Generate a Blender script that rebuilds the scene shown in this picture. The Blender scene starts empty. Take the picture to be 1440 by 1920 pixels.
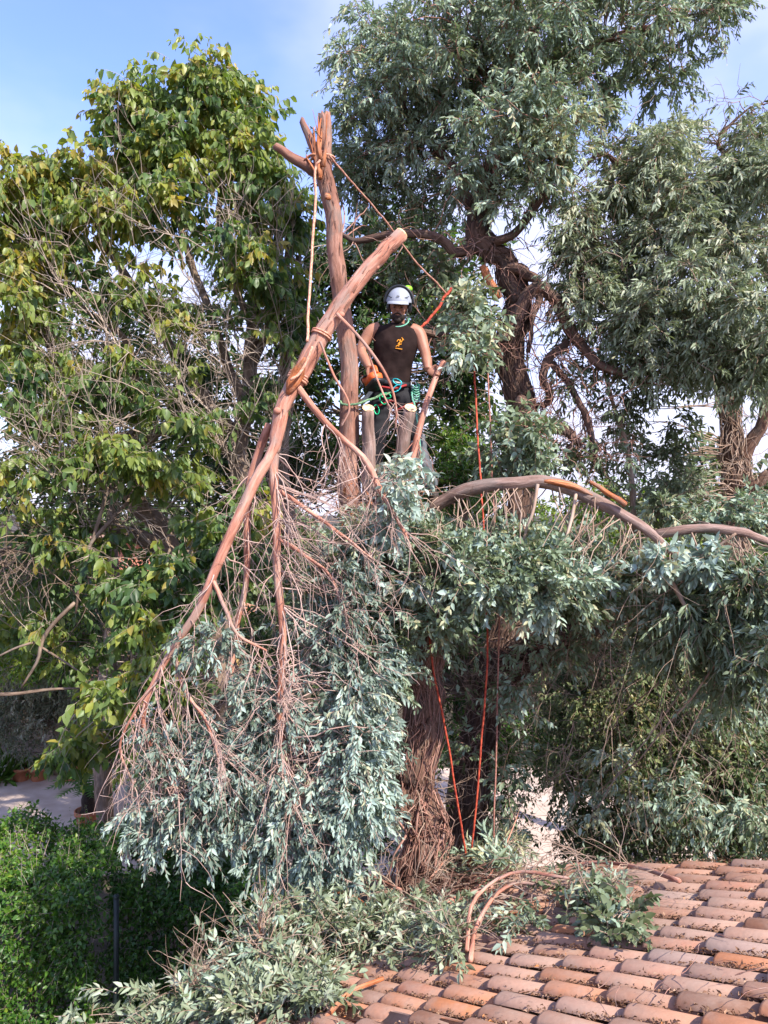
import bpy, math, random
import numpy as np
from mathutils import Matrix, Vector

rng = np.random.default_rng(7)
random.seed(7)
scn = bpy.context.scene
COL = scn.collection
F = 1441.0
CAMZ = 5.3

# ------------------------------------------------------------------ camera, sky, sun, exposure
cam_d = bpy.data.cameras.new('camera')
cam_d.sensor_fit = 'VERTICAL'
cam_d.sensor_height = 24.0
cam_d.lens = 24.0 * F / 1920.0
cam_d.clip_end = 3000
cam = bpy.data.objects.new('camera', cam_d)
cam.location = (0, 0, CAMZ)
cam.rotation_euler = (math.radians(90), 0, 0)
COL.objects.link(cam)
scn.camera = cam

SUN_DIR = Vector((0.50, -0.52, 0.70)).normalized()
SUN_EL = math.asin(SUN_DIR.z)
SUN_AZ = math.atan2(SUN_DIR.x, SUN_DIR.y)      # clockwise from +Y

world = bpy.data.worlds.new('World')
scn.world = world
world.use_nodes = True
wn = world.node_tree
wn.nodes.clear()
w_out = wn.nodes.new('ShaderNodeOutputWorld')
w_bg = wn.nodes.new('ShaderNodeBackground')
w_bg.inputs['Strength'].default_value = 0.15
w_sky = wn.nodes.new('ShaderNodeTexSky')
w_sky.sky_type = 'NISHITA'
w_sky.sun_disc = False
w_sky.sun_elevation = SUN_EL
w_sky.sun_rotation = SUN_AZ
w_sky.air_density = 1.0
w_sky.dust_density = 0.5
w_sky.ozone_density = 2.5
w_tc = wn.nodes.new('ShaderNodeTexCoord')
w_map = wn.nodes.new('ShaderNodeMapping')
w_map.inputs['Scale'].default_value = (1.0, 1.0, 2.0)
w_map.inputs['Location'].default_value = (0.35, 0.2, 0.1)
w_no = wn.nodes.new('ShaderNodeTexNoise')
w_no.inputs['Scale'].default_value = 2.6
w_no.inputs['Detail'].default_value = 5.0
w_no.inputs['Roughness'].default_value = 0.5
w_sep = wn.nodes.new('ShaderNodeSeparateXYZ')
w_alt = wn.nodes.new('ShaderNodeMapRange')       # cloudier towards the horizon all the way round
w_alt.inputs['From Min'].default_value = 0.0
w_alt.inputs['From Max'].default_value = 0.52
w_alt.inputs['To Min'].default_value = 0.30
w_alt.inputs['To Max'].default_value = -0.02
w_add = wn.nodes.new('ShaderNodeMath')
w_add.operation = 'ADD'
w_ramp = wn.nodes.new('ShaderNodeMapRange')
w_ramp.interpolation_type = 'SMOOTHSTEP'
w_ramp.inputs['From Min'].default_value = 0.30
w_ramp.inputs['From Max'].default_value = 0.86
w_mix = wn.nodes.new('ShaderNodeMix')
w_mix.data_type = 'RGBA'
w_mix.inputs['B'].default_value = (2.6, 2.65, 3.4, 1)
L = wn.links.new
L(w_tc.outputs['Generated'], w_map.inputs['Vector'])
L(w_map.outputs['Vector'], w_no.inputs['Vector'])
L(w_tc.outputs['Generated'], w_sep.inputs['Vector'])
L(w_sep.outputs['Z'], w_alt.inputs['Value'])
L(w_no.outputs['Fac'], w_add.inputs[0])
L(w_alt.outputs['Result'], w_add.inputs[1])
L(w_add.outputs['Value'], w_ramp.inputs['Value'])
L(w_ramp.outputs['Result'], w_mix.inputs['Factor'])
w_tint = wn.nodes.new('ShaderNodeMix')
w_tint.data_type = 'RGBA'
w_tint.blend_type = 'MULTIPLY'
w_tint.inputs['Factor'].default_value = 1.0
w_tint.inputs['B'].default_value = (0.79, 0.765, 1.02, 1)
L(w_sky.outputs['Color'], w_tint.inputs['A'])
L(w_tint.outputs['Result'], w_mix.inputs['A'])
L(w_mix.outputs['Result'], w_bg.inputs['Color'])
L(w_bg.outputs['Background'], w_out.inputs['Surface'])

sun_d = bpy.data.lights.new('sun', 'SUN')
sun_d.energy = 3.1
sun_d.angle = math.radians(0.5)
sun_d.color = (1.0, 0.93, 0.84)
sun = bpy.data.objects.new('sun', sun_d)
sun.rotation_euler = SUN_DIR.to_track_quat('Z', 'Y').to_euler()
sun.location = (10, -10, 20)
COL.objects.link(sun)

vs = scn.view_settings
vs.view_transform = 'Standard'
vs.look = 'None'
vs.gamma = 1.0
vs.use_curve_mapping = False
vs.exposure = 1.58

scn.cycles.max_bounces = 10
scn.cycles.diffuse_bounces = 7
scn.cycles.transmission_bounces = 6
scn.cycles.transparent_max_bounces = 4

# ------------------------------------------------------------------ helpers
def P(px, py, d):
    """a point of the photograph (1440 x 1920) carried out to its distance d"""
    return np.array([(px - 720.0) / F * d, d, CAMZ - (py - 960.0) / F * d])

def unit(v):
    v = np.asarray(v, float)
    return v / np.maximum(np.linalg.norm(v, axis=-1, keepdims=True), 1e-9)

def rand_unit(n):
    return unit(rng.normal(size=(n, 3)))

def mk_mesh(name, V, faces, mat, tint=None, bark=None, smooth=True):
    """V (n,3); faces: list of integer arrays (m,3) or (m,4)"""
    me = bpy.data.meshes.new(name)
    V = np.ascontiguousarray(V, np.float32)
    faces = [np.asarray(f, np.int32) for f in faces if len(f)]
    me.vertices.add(len(V))
    me.vertices.foreach_set('co', V.ravel())
    loops = np.concatenate([f.ravel() for f in faces])
    tot = np.concatenate([np.full(len(f), f.shape[1], np.int32) for f in faces])
    start = np.concatenate([[0], np.cumsum(tot)[:-1]]).astype(np.int32)
    me.loops.add(len(loops))
    me.loops.foreach_set('vertex_index', loops)
    me.polygons.add(len(tot))
    me.polygons.foreach_set('loop_start', start)
    me.polygons.foreach_set('loop_total', tot)
    me.polygons.foreach_set('use_smooth', np.full(len(tot), smooth, bool))
    me.update(calc_edges=True)
    me.validate()
    if tint is not None:
        a = me.attributes.new('tint', 'FLOAT', 'POINT')
        a.data.foreach_set('value', np.ascontiguousarray(tint, np.float32))
    if bark is not None:
        a = me.attributes.new('bark', 'FLOAT_VECTOR', 'POINT')
        a.data.foreach_set('vector', np.ascontiguousarray(bark, np.float32).ravel())
    me.materials.append(mat)
    return me

def link(name, me, parent=None, loc=None):
    o = bpy.data.objects.new(name, me)
    COL.objects.link(o)
    if parent is not None:
        o.parent = parent
        o.matrix_parent_inverse = Matrix.Translation(-parent.location)
    if loc is not None:
        o.location = loc
    return o

def tag(o, label=None, cat=None, group=None, kind=None):
    if label: o['label'] = label
    if cat: o['category'] = cat
    if group: o['group'] = group
    if kind: o['kind'] = kind
    return o

def thing(name, loc, label, cat, group=None):
    o = bpy.data.objects.new(name, None)
    o.empty_display_size = 0.2
    COL.objects.link(o)
    o.location = Vector([float(c) for c in loc])
    return tag(o, label, cat, group)

def spline(pts, n):
    """Catmull-Rom through rows of pts (any width), n samples"""
    pts = np.asarray(pts, float)
    if len(pts) == 2:
        t = np.linspace(0, 1, n)[:, None]
        return pts[0] * (1 - t) + pts[1] * t
    p = np.vstack([2 * pts[0] - pts[1], pts, 2 * pts[-1] - pts[-2]])
    seg = len(pts) - 1
    out = []
    for t in np.linspace(0, seg, n):
        i = min(int(t), seg - 1)
        u = t - i
        a, b, c, d = p[i], p[i + 1], p[i + 2], p[i + 3]
        out.append(0.5 * ((2 * b) + (-a + c) * u + (2 * a - 5 * b + 4 * c - d) * u * u + (-a + 3 * b - 3 * c + d) * u ** 3))
    return np.array(out)

class Geo:
    """gathers vertices and faces for ONE mesh"""
    def __init__(self):
        self.V, self.Q, self.T, self.B, self.C, self.n = [], [], [], [], [], 0
    def add(self, V, Q=None, T=None, bark=None, tint=0.5):
        V = np.asarray(V, float)
        self.V.append(V)
        if Q is not None and len(Q): self.Q.append(np.asarray(Q) + self.n)
        if T is not None and len(T): self.T.append(np.asarray(T) + self.n)
        self.B.append(np.zeros_like(V) if bark is None else bark)
        self.C.append(np.full(len(V), tint) if np.isscalar(tint) else np.asarray(tint))
        self.n += len(V)
    def mesh(self, name, mat, smooth=True):
        fs = []
        if self.Q: fs.append(np.vstack(self.Q))
        if self.T: fs.append(np.vstack(self.T))
        return mk_mesh(name, np.vstack(self.V), fs, mat, np.concatenate(self.C), np.vstack(self.B), smooth)
    def obj(self, name, mat, parent=None, smooth=True):
        return link(name, self.mesh(name, mat, smooth), parent)
    # --- shapes
    def tube(self, pts, rad, sides=8, wob=0.0, cap=True, tint=0.5, ell=None, ref=None, ragged=0.0, ridge=0.0):
        pts = np.asarray(pts, float)
        k = len(pts)
        rad = np.broadcast_to(np.asarray(rad, float), (k,))
        tg = unit(np.gradient(pts, axis=0))
        if ref is None:
            ref = np.array([0.3, -0.8, 0.52]) if abs(tg[0] @ np.array([0.3, -0.8, 0.52])) < 0.9 else np.array([1.0, 0.1, 0])
        n1 = unit(ref - (ref @ tg[0]) * tg[0])
        ang = np.linspace(0, 2 * math.pi, sides, endpoint=False)
        off = rng.uniform(0, 40, 3)
        lobes = [(rng.integers(2, 5), rng.uniform(0, 6.28), rng.uniform(.3, 1)) for _ in range(3)]
        Vs, Bs = [], []
        rg = rng.normal(size=sides)
        ln = 0.0
        swell = np.convolve(rng.normal(0, .6 * wob, k + 4), [.25, .5, .5, .5, .25], 'valid') if wob else None
        for i in range(k):
            if i:
                n1 = unit(n1 - (n1 @ tg[i]) * tg[i])
                ln += np.linalg.norm(pts[i] - pts[i - 1])
            n2 = np.cross(tg[i], n1)
            r = np.full(sides, rad[i] * (1 + (swell[i] if wob else 0)))
            if wob:
                w = sum(a * np.cos(m * ang + ph + ln * 2.0 * (j + 1)) for j, (m, ph, a) in enumerate(lobes)) / 2
                r = r * (1 + wob * w + wob * 0.5 * rng.normal(size=sides))
            if ridge:
                rg = .86 * rg + .5 * rng.normal(size=sides)
                r = r * (1 + ridge * rg)
            e = (1, 1) if ell is None else (ell[i] if np.ndim(ell) == 2 else ell)
            ring = pts[i] + (np.cos(ang) * r)[:, None] * n1 * e[0] + (np.sin(ang) * r)[:, None] * n2 * e[1]
            if ragged and i == k - 1:
                ring = ring + tg[i] * (rng.uniform(-ragged, ragged, sides))[:, None]
            Vs.append(ring)
            Bs.append(np.stack([np.cos(ang) * rad[i], np.sin(ang) * rad[i], np.full(sides, ln)], 1) + off)
        V = np.vstack(Vs)
        B = np.vstack(Bs)
        i0 = np.arange(sides)
        j0 = (i0 + 1) % sides
        Q = np.vstack([np.stack([i0 + a * sides, j0 + a * sides, j0 + (a + 1) * sides, i0 + (a + 1) * sides], 1) for a in range(k - 1)])
        T = []
        if cap:
            c0, c1 = len(V), len(V) + 1
            V = np.vstack([V, pts[0] - tg[0] * rad[0] * 0.15, pts[-1] + tg[-1] * rad[-1] * 0.15])
            B = np.vstack([B, off, off])
            e0 = (k - 1) * sides
            T = np.vstack([np.stack([j0, i0, np.full(sides, c0)], 1), np.stack([i0 + e0, j0 + e0, np.full(sides, c1)], 1)])
        self.add(V, Q, T, B, tint)
        return self
    def tubes(self, Pk, Rk, sides=3, tint=None):
        """many thin tubes at once: Pk (N,K,3), Rk (N,K)"""
        N, K, _ = Pk.shape
        if N == 0: return self
        tg = unit(np.gradient(Pk, axis=1))
        ref = unit(rng.normal(size=(N, 1, 3)))
        n1 = unit(np.cross(tg, ref))
        n2 = np.cross(tg, n1)
        ang = np.linspace(0, 2 * math.pi, sides, endpoint=False)
        ring = Pk[:, :, None, :] + Rk[:, :, None, None] * (np.cos(ang)[None, None, :, None] * n1[:, :, None, :] + np.sin(ang)[None, None, :, None] * n2[:, :, None, :])
        V = ring.reshape(-1, 3)
        base = (np.arange(N)[:, None, None] * K + np.arange(K - 1)[None, :, None]) * sides
        i0 = np.arange(sides)[None, None, :]
        j0 = (i0 + 1) % sides
        Q = np.stack([base + i0, base + j0, base + sides + j0, base + sides + i0], -1).reshape(-1, 4)
        tv = 0.5 if tint is None else np.repeat(tint, K * sides)
        seg = np.linalg.norm(np.diff(Pk, axis=1), axis=2)
        ln = np.concatenate([np.zeros((N, 1)), np.cumsum(seg, 1)], 1)
        B = np.zeros((N, K, sides, 3))
        B[..., 2] = ln[:, :, None]
        B[..., 0] = np.cos(ang) * 0.02
        B += rng.uniform(0, 40, (N, 1, 1, 3))
        self.add(V, Q, None, B.reshape(-1, 3), tv)
        return self
    def ball(self, c, r, nu=10, nv=7, rot=None, tint=0.5):
        r = np.broadcast_to(np.asarray(r, float), (3,))
        vs_, q, t = [[0, 0, 1]], [], []
        for j in range(1, nv):
            th = math.pi * j / nv
            for i in range(nu):
                a = 2 * math.pi * i / nu
                vs_.append([math.sin(th) * math.cos(a), math.sin(th) * math.sin(a), math.cos(th)])
        vs_.append([0, 0, -1])
        for i in range(nu):
            t.append([0, 1 + i, 1 + (i + 1) % nu])
            t.append([len(vs_) - 1, 1 + (nv - 2) * nu + (i + 1) % nu, 1 + (nv - 2) * nu + i])
        for j in range(nv - 2):
            for i in range(nu):
                a, b = 1 + j * nu + i, 1 + j * nu + (i + 1) % nu
                q.append([a, a + nu, b + nu, b])
        V = np.array(vs_) * r
        if rot is not None: V = V @ np.asarray(rot).T
        self.add(V + np.asarray(c), q, t, None, tint)
        return self
    def box(self, c, s, rot=None, bev=0.0, tint=0.5):
        s = np.asarray(s, float) / 2
        if bev:
            b = min(bev, s.min() * 0.9)
            pr = [(-1, -1), (1, -1), (1, 1), (-1, 1)]
            def lay(z, ins):
                out = []
                for x, y in pr:
                    X, Y = x * (s[0] - ins), y * (s[1] - ins)
                    if (x * y) > 0: out += [[X - x * b, Y, z], [X, Y - y * b, z]] if x * y > 0 and False else [[X, Y - y * b, z], [X - x * b, Y, z]]
                    else: out += [[X - x * b, Y, z], [X, Y - y * b, z]]
                return out
            V = np.array(lay(-s[2], b) + lay(-s[2] + b, 0) + lay(s[2] - b, 0) + lay(s[2], b))
            Q, T = [], []
            for a in range(3):
                for i in range(8):
                    j = (i + 1) % 8
                    Q.append([a * 8 + i, a * 8 + j, a * 8 + 8 + j, a * 8 + 8 + i])
            for i in range(1, 7):
                T.append([0, i + 1, i])
                T.append([24, 24 + i, 24 + i + 1])
        else:
            V = np.array([[x, y, z] for z in (-1, 1) for x, y in ((-1, -1), (1, -1), (1, 1), (-1, 1))]) * s
            Q = [[0, 3, 2, 1], [4, 5, 6, 7], [0, 1, 5, 4], [1, 2, 6, 5], [2, 3, 7, 6], [3, 0, 4, 7]]
            T = None
        if rot is not None: V = V @ np.asarray(rot).T
        self.add(V + np.asarray(c), Q, T, None, tint)
        return self
    def lathe(self, c, prof, sides=20, rot=None):
        ang = np.linspace(0, 2 * math.pi, sides, endpoint=False)
        V = np.vstack([np.stack([np.cos(ang) * r, np.sin(ang) * r, np.full(sides, z)], 1) for r, z in prof])
        i0 = np.arange(sides); j0 = (i0 + 1) % sides
        Q = np.vstack([np.stack([i0 + a * sides, j0 + a * sides, j0 + (a + 1) * sides, i0 + (a + 1) * sides], 1) for a in range(len(prof) - 1)])
        if rot is not None: V = V @ np.asarray(rot).T
        self.add(V + np.asarray(c), Q)
        return self

def rotm(axis, deg):
    return np.array(Matrix.Rotation(math.radians(deg), 3, axis))

# ------------------------------------------------------------------ materials
def mat_base(name):
    m = bpy.data.materials.new(name)
    m.use_nodes = True
    nt = m.node_tree
    return m, nt, nt.nodes['Principled BSDF'], nt.nodes['Material Output']

def ramp_node(nt, stops):
    r = nt.nodes.new('ShaderNodeValToRGB')
    el = r.color_ramp.elements
    while len(el) > 1: el.remove(el[-1])
    el[0].position = stops[0][0]; el[0].color = (*stops[0][1], 1)
    for p_, c in stops[1:]:
        e = el.new(p_); e.color = (*c, 1)
    return r

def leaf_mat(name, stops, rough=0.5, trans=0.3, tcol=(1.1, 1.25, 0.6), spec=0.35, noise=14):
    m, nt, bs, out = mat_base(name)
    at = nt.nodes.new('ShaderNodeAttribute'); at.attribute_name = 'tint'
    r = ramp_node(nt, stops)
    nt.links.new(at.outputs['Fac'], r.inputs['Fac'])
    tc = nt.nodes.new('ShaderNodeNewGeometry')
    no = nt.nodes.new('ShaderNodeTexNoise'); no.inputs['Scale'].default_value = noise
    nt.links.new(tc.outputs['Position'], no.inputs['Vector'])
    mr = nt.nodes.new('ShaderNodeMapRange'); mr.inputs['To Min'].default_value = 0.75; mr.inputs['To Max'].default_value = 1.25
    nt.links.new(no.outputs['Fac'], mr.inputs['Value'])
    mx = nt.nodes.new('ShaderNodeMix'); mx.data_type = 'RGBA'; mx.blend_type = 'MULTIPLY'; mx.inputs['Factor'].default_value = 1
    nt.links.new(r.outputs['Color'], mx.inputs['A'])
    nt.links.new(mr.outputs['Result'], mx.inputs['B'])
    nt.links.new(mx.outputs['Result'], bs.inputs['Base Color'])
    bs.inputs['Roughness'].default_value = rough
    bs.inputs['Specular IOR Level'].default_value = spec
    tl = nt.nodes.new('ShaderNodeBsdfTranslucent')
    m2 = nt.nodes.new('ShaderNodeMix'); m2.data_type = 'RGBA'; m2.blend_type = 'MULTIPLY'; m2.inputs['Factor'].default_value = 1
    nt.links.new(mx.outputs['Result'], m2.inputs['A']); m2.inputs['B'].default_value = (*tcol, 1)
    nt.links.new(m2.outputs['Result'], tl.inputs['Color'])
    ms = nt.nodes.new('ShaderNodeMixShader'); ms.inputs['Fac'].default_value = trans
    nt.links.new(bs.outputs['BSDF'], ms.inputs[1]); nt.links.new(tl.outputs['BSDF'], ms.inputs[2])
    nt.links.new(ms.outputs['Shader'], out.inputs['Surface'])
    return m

def bark_mat(name, c0, c1, c2, sc=(26, 26, 3.0), bump=0.6, rough=0.85, dist=0.012):
    """fibres run along the limb: noise in the tube's own coordinates"""
    m, nt, bs, out = mat_base(name)
    at = nt.nodes.new('ShaderNodeAttribute'); at.attribute_name = 'bark'
    mp = nt.nodes.new('ShaderNodeMapping'); mp.inputs['Scale'].default_value = sc
    nt.links.new(at.outputs['Vector'], mp.inputs['Vector'])
    no = nt.nodes.new('ShaderNodeTexNoise'); no.inputs['Scale'].default_value = 1.0; no.inputs['Detail'].default_value = 8; no.inputs['Roughness'].default_value = 0.65
    nt.links.new(mp.outputs['Vector'], no.inputs['Vector'])
    n2 = nt.nodes.new('ShaderNodeTexNoise'); n2.inputs['Scale'].default_value = 3.2; n2.inputs['Detail'].default_value = 4
    nt.links.new(at.outputs['Vector'], n2.inputs['Vector'])
    av = nt.nodes.new('ShaderNodeMath'); av.operation = 'MULTIPLY_ADD'; av.inputs[1].default_value = 0.6
    nt.links.new(no.outputs['Fac'], av.inputs[0])
    hv = nt.nodes.new('ShaderNodeMath'); hv.operation = 'MULTIPLY'; hv.inputs[1].default_value = 0.4
    nt.links.new(n2.outputs['Fac'], hv.inputs[0]); nt.links.new(hv.outputs[0], av.inputs[2])
    r = ramp_node(nt, [(0.36, c0), (0.5, c1), (0.64, c2)])
    nt.links.new(av.outputs[0], r.inputs['Fac'])
    # weathered grey patches where the outer bark is still on
    n3 = nt.nodes.new('ShaderNodeTexNoise'); n3.inputs['Scale'].default_value = 5.5; n3.inputs['Detail'].default_value = 6; n3.inputs['Roughness'].default_value = .65
    m3 = nt.nodes.new('ShaderNodeMapping'); m3.inputs['Scale'].default_value = (1.6, 1.6, .5)
    nt.links.new(at.outputs['Vector'], m3.inputs['Vector']); nt.links.new(m3.outputs['Vector'], n3.inputs['Vector'])
    g3 = nt.nodes.new('ShaderNodeMapRange'); g3.inputs['From Min'].default_value = .5; g3.inputs['From Max'].default_value = .6; g3.inputs['To Max'].default_value = .6
    nt.links.new(n3.outputs['Fac'], g3.inputs['Value'])
    x3 = nt.nodes.new('ShaderNodeMix'); x3.data_type = 'RGBA'
    gy = sum(c1) / 3
    x3.inputs['B'].default_value = (gy * 1.02, gy * .86, gy * .74, 1)
    nt.links.new(g3.outputs['Result'], x3.inputs['Factor']); nt.links.new(r.outputs['Color'], x3.inputs['A'])
    nt.links.new(x3.outputs['Result'], bs.inputs['Base Color'])
    bs.inputs['Roughness'].default_value = rough
    bs.inputs['Specular IOR Level'].default_value = 0.2
    bp = nt.nodes.new('ShaderNodeBump'); bp.inputs['Strength'].default_value = bump; bp.inputs['Distance'].default_value = dist
    nt.links.new(no.outputs['Fac'], bp.inputs['Height'])
    nt.links.new(bp.outputs['Normal'], bs.inputs['Normal'])
    return m

def surf_mat(name, c0, c1, scale=8, rough=0.8, bump=0.2, dist=0.01, spec=0.3, metal=0.0, detail=6):
    m, nt, bs, out = mat_base(name)
    tc = nt.nodes.new('ShaderNodeTexCoord')
    no = nt.nodes.new('ShaderNodeTexNoise'); no.inputs['Scale'].default_value = scale; no.inputs['Detail'].default_value = detail
    nt.links.new(tc.outputs['Object'], no.inputs['Vector'])
    r = ramp_node(nt, [(0.35, c0), (0.65, c1)])
    nt.links.new(no.outputs['Fac'], r.inputs['Fac'])
    nt.links.new(r.outputs['Color'], bs.inputs['Base Color'])
    bs.inputs['Roughness'].default_value = rough
    bs.inputs['Specular IOR Level'].default_value = spec
    bs.inputs['Metallic'].default_value = metal
    if bump:
        bp = nt.nodes.new('ShaderNodeBump'); bp.inputs['Strength'].default_value = bump; bp.inputs['Distance'].default_value = dist
        nt.links.new(no.outputs['Fac'], bp.inputs['Height'])
        nt.links.new(bp.outputs['Normal'], bs.inputs['Normal'])
    return m

def tile_mat():
    m, nt, bs, out = mat_base('terracotta_tile')
    oi = nt.nodes.new('ShaderNodeObjectInfo')
    r = ramp_node(nt, [(0.0, (0.31, 0.125, 0.07)), (0.16, (0.37, 0.22, 0.16)), (0.32, (0.21, 0.13, 0.10)), (0.48, (0.39, 0.155, 0.07)), (0.62, (0.39, 0.235, 0.17)), (0.76, (0.19, 0.09, 0.055)), (0.88, (0.33, 0.175, 0.115)), (1.0, (0.31, 0.215, 0.175))])
    nt.links.new(oi.outputs['Random'], r.inputs['Fac'])
    tc = nt.nodes.new('ShaderNodeTexCoord')
    vm = nt.nodes.new('ShaderNodeVectorMath'); vm.operation = 'ADD'
    sc = nt.nodes.new('ShaderNodeVectorMath'); sc.operation = 'SCALE'; sc.inputs['Scale'].default_value = 37.0
    nt.links.new(oi.outputs['Location'], sc.inputs[0])
    nt.links.new(tc.outputs['Object'], vm.inputs[0]); nt.links.new(sc.outputs[0], vm.inputs[1])
    no = nt.nodes.new('ShaderNodeTexNoise'); no.inputs['Scale'].default_value = 7; no.inputs['Detail'].default_value = 7; no.inputs['Roughness'].default_value = .62
    nt.links.new(vm.outputs[0], no.inputs['Vector'])
    mr = nt.nodes.new('ShaderNodeMapRange'); mr.inputs['From Min'].default_value = .42; mr.inputs['From Max'].default_value = .68
    nt.links.new(no.outputs['Fac'], mr.inputs['Value'])
    mx = nt.nodes.new('ShaderNodeMix'); mx.data_type = 'RGBA'
    ff = nt.nodes.new('ShaderNodeMath'); ff.operation = 'MULTIPLY'; ff.inputs[1].default_value = 0.55
    nt.links.new(mr.outputs['Result'], ff.inputs[0]); nt.links.new(ff.outputs[0], mx.inputs['Factor'])
    nt.links.new(r.outputs['Color'], mx.inputs['A']); mx.inputs['B'].default_value = (0.31, 0.225, 0.175, 1)
    # weathered crest: the crown of each tile has bleached grey, its flanks keep the clay colour
    sx = nt.nodes.new('ShaderNodeSeparateXYZ'); nt.links.new(tc.outputs['Object'], sx.inputs[0])
    cr = nt.nodes.new('ShaderNodeMapRange'); cr.inputs['From Min'].default_value = .022; cr.inputs['From Max'].default_value = .045; cr.inputs['To Max'].default_value = .6
    nt.links.new(sx.outputs['Z'], cr.inputs['Value'])
    n5 = nt.nodes.new('ShaderNodeTexNoise'); n5.inputs['Scale'].default_value = 4.5; n5.inputs['Detail'].default_value = 5
    nt.links.new(vm.outputs[0], n5.inputs['Vector'])
    m5 = nt.nodes.new('ShaderNodeMapRange'); m5.inputs['From Min'].default_value = .4; m5.inputs['From Max'].default_value = .62
    nt.links.new(n5.outputs['Fac'], m5.inputs['Value'])
    f5 = nt.nodes.new('ShaderNodeMath'); f5.operation = 'MULTIPLY'
    nt.links.new(cr.outputs['Result'], f5.inputs[0]); nt.links.new(m5.outputs['Result'], f5.inputs[1])
    x5 = nt.nodes.new('ShaderNodeMix'); x5.data_type = 'RGBA'
    nt.links.new(f5.outputs[0], x5.inputs['Factor']); nt.links.new(mx.outputs['Result'], x5.inputs['A']); x5.inputs['B'].default_value = (0.30, 0.235, 0.195, 1)
    # lichen and soot spots
    n6 = nt.nodes.new('ShaderNodeTexNoise'); n6.inputs['Scale'].default_value = 19; n6.inputs['Detail'].default_value = 6; n6.inputs['Roughness'].default_value = .7
    nt.links.new(vm.outputs[0], n6.inputs['Vector'])
    m6 = nt.nodes.new('ShaderNodeMapRange'); m6.inputs['From Min'].default_value = .60; m6.inputs['From Max'].default_value = .70; m6.inputs['To Max'].default_value = .6
    nt.links.new(n6.outputs['Fac'], m6.inputs['Value'])
    x6 = nt.nodes.new('ShaderNodeMix'); x6.data_type = 'RGBA'; x6.inputs['B'].default_value = (0.12, 0.085, 0.07, 1)
    nt.links.new(m6.outputs['Result'], x6.inputs['Factor']); nt.links.new(x5.outputs['Result'], x6.inputs['A'])
    mx = x6
    n2 = nt.nodes.new('ShaderNodeTexNoise'); n2.inputs['Scale'].default_value = 42; n2.inputs['Detail'].default_value = 5
    nt.links.new(vm.outputs[0], n2.inputs['Vector'])
    m3 = nt.nodes.new('ShaderNodeMapRange'); m3.inputs['To Min'].default_value = .8; m3.inputs['To Max'].default_value = 1.18
    nt.links.new(n2.outputs['Fac'], m3.inputs['Value'])
    m4 = nt.nodes.new('ShaderNodeMix'); m4.data_type = 'RGBA'; m4.blend_type = 'MULTIPLY'; m4.inputs['Factor'].default_value = 1
    nt.links.new(mx.outputs['Result'], m4.inputs['A']); nt.links.new(m3.outputs['Result'], m4.inputs['B'])
    nt.links.new(m4.outputs['Result'], bs.inputs['Base Color'])
    bs.inputs['Roughness'].default_value = .9; bs.inputs['Specular IOR Level'].default_value = .15
    bp = nt.nodes.new('ShaderNodeBump'); bp.inputs['Strength'].default_value = .35; bp.inputs['Distance'].default_value = .004
    nt.links.new(n2.outputs['Fac'], bp.inputs['Height']); nt.links.new(bp.outputs['Normal'], bs.inputs['Normal'])
    return m

def rope_mat(name, c0, c1, freq=90):
    m, nt, bs, out = mat_base(name)
    at = nt.nodes.new('ShaderNodeAttribute'); at.attribute_name = 'bark'
    mp = nt.nodes.new('ShaderNodeMapping'); mp.inputs['Scale'].default_value = (freq, freq, freq * 0.5)
    nt.links.new(at.outputs['Vector'], mp.inputs['Vector'])
    no = nt.nodes.new('ShaderNodeTexNoise'); no.inputs['Scale'].default_value = 1.0; no.inputs['Detail'].default_value = 2
    nt.links.new(mp.outputs['Vector'], no.inputs['Vector'])
    r = ramp_node(nt, [(0.4, c0), (0.58, c1)])
    nt.links.new(no.outputs['Fac'], r.inputs['Fac'])
    nt.links.new(r.outputs['Color'], bs.inputs['Base Color'])
    bs.inputs['Roughness'].default_value = .8
    return m

M = {}
M['euc'] = leaf_mat('eucalyptus_leaf', [(0, (0.055, 0.072, 0.026)), (0.25, (0.12, 0.15, 0.068)), (0.5, (0.195, 0.25, 0.15)), (0.75, (0.285, 0.375, 0.275)), (0.92, (0.40, 0.50, 0.40)), (1, (0.43, 0.42, 0.24))], rough=.5, trans=.26, tcol=(1.1, 1.15, .7), spec=.35)
M['euc_pale'] = leaf_mat('glaucous_young_leaf', [(0, (0.06, 0.085, 0.05)), (0.25, (0.14, 0.185, 0.135)), (0.5, (0.235, 0.305, 0.245)), (0.75, (0.33, 0.43, 0.365)), (0.92, (0.45, 0.56, 0.49)), (1, (0.48, 0.48, 0.32))], rough=.5, trans=.24, tcol=(1.05, 1.1, .8), spec=.35)
M['euc_grey'] = leaf_mat('grey_eucalyptus_leaf', [(0, (0.055, 0.07, 0.03)), (0.3, (0.135, 0.165, 0.08)), (0.6, (0.235, 0.285, 0.17)), (0.85, (0.37, 0.43, 0.31)), (1, (0.46, 0.47, 0.33))], rough=.5, trans=.26, tcol=(1.1, 1.15, .7), spec=.35)
M['ficus'] = leaf_mat('broad_leaf', [(0, (0.022, 0.05, 0.016)), (0.35, (0.075, 0.14, 0.045)), (0.65, (0.155, 0.225, 0.065)), (0.85, (0.23, 0.285, 0.065)), (0.97, (0.29, 0.31, 0.06)), (1, (0.33, 0.27, 0.06))], rough=.42, trans=.42, tcol=(1.55, 1.5, .5), spec=.42)
M['hedge'] = leaf_mat('hedge_leaf', [(0, (0.014, 0.045, 0.01)), (0.45, (0.05, 0.13, 0.02)), (0.8, (0.12, 0.225, 0.028)), (1, (0.22, 0.27, 0.035))], rough=.38, trans=.33, tcol=(1.4, 1.5, .4), spec=.45)
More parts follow.
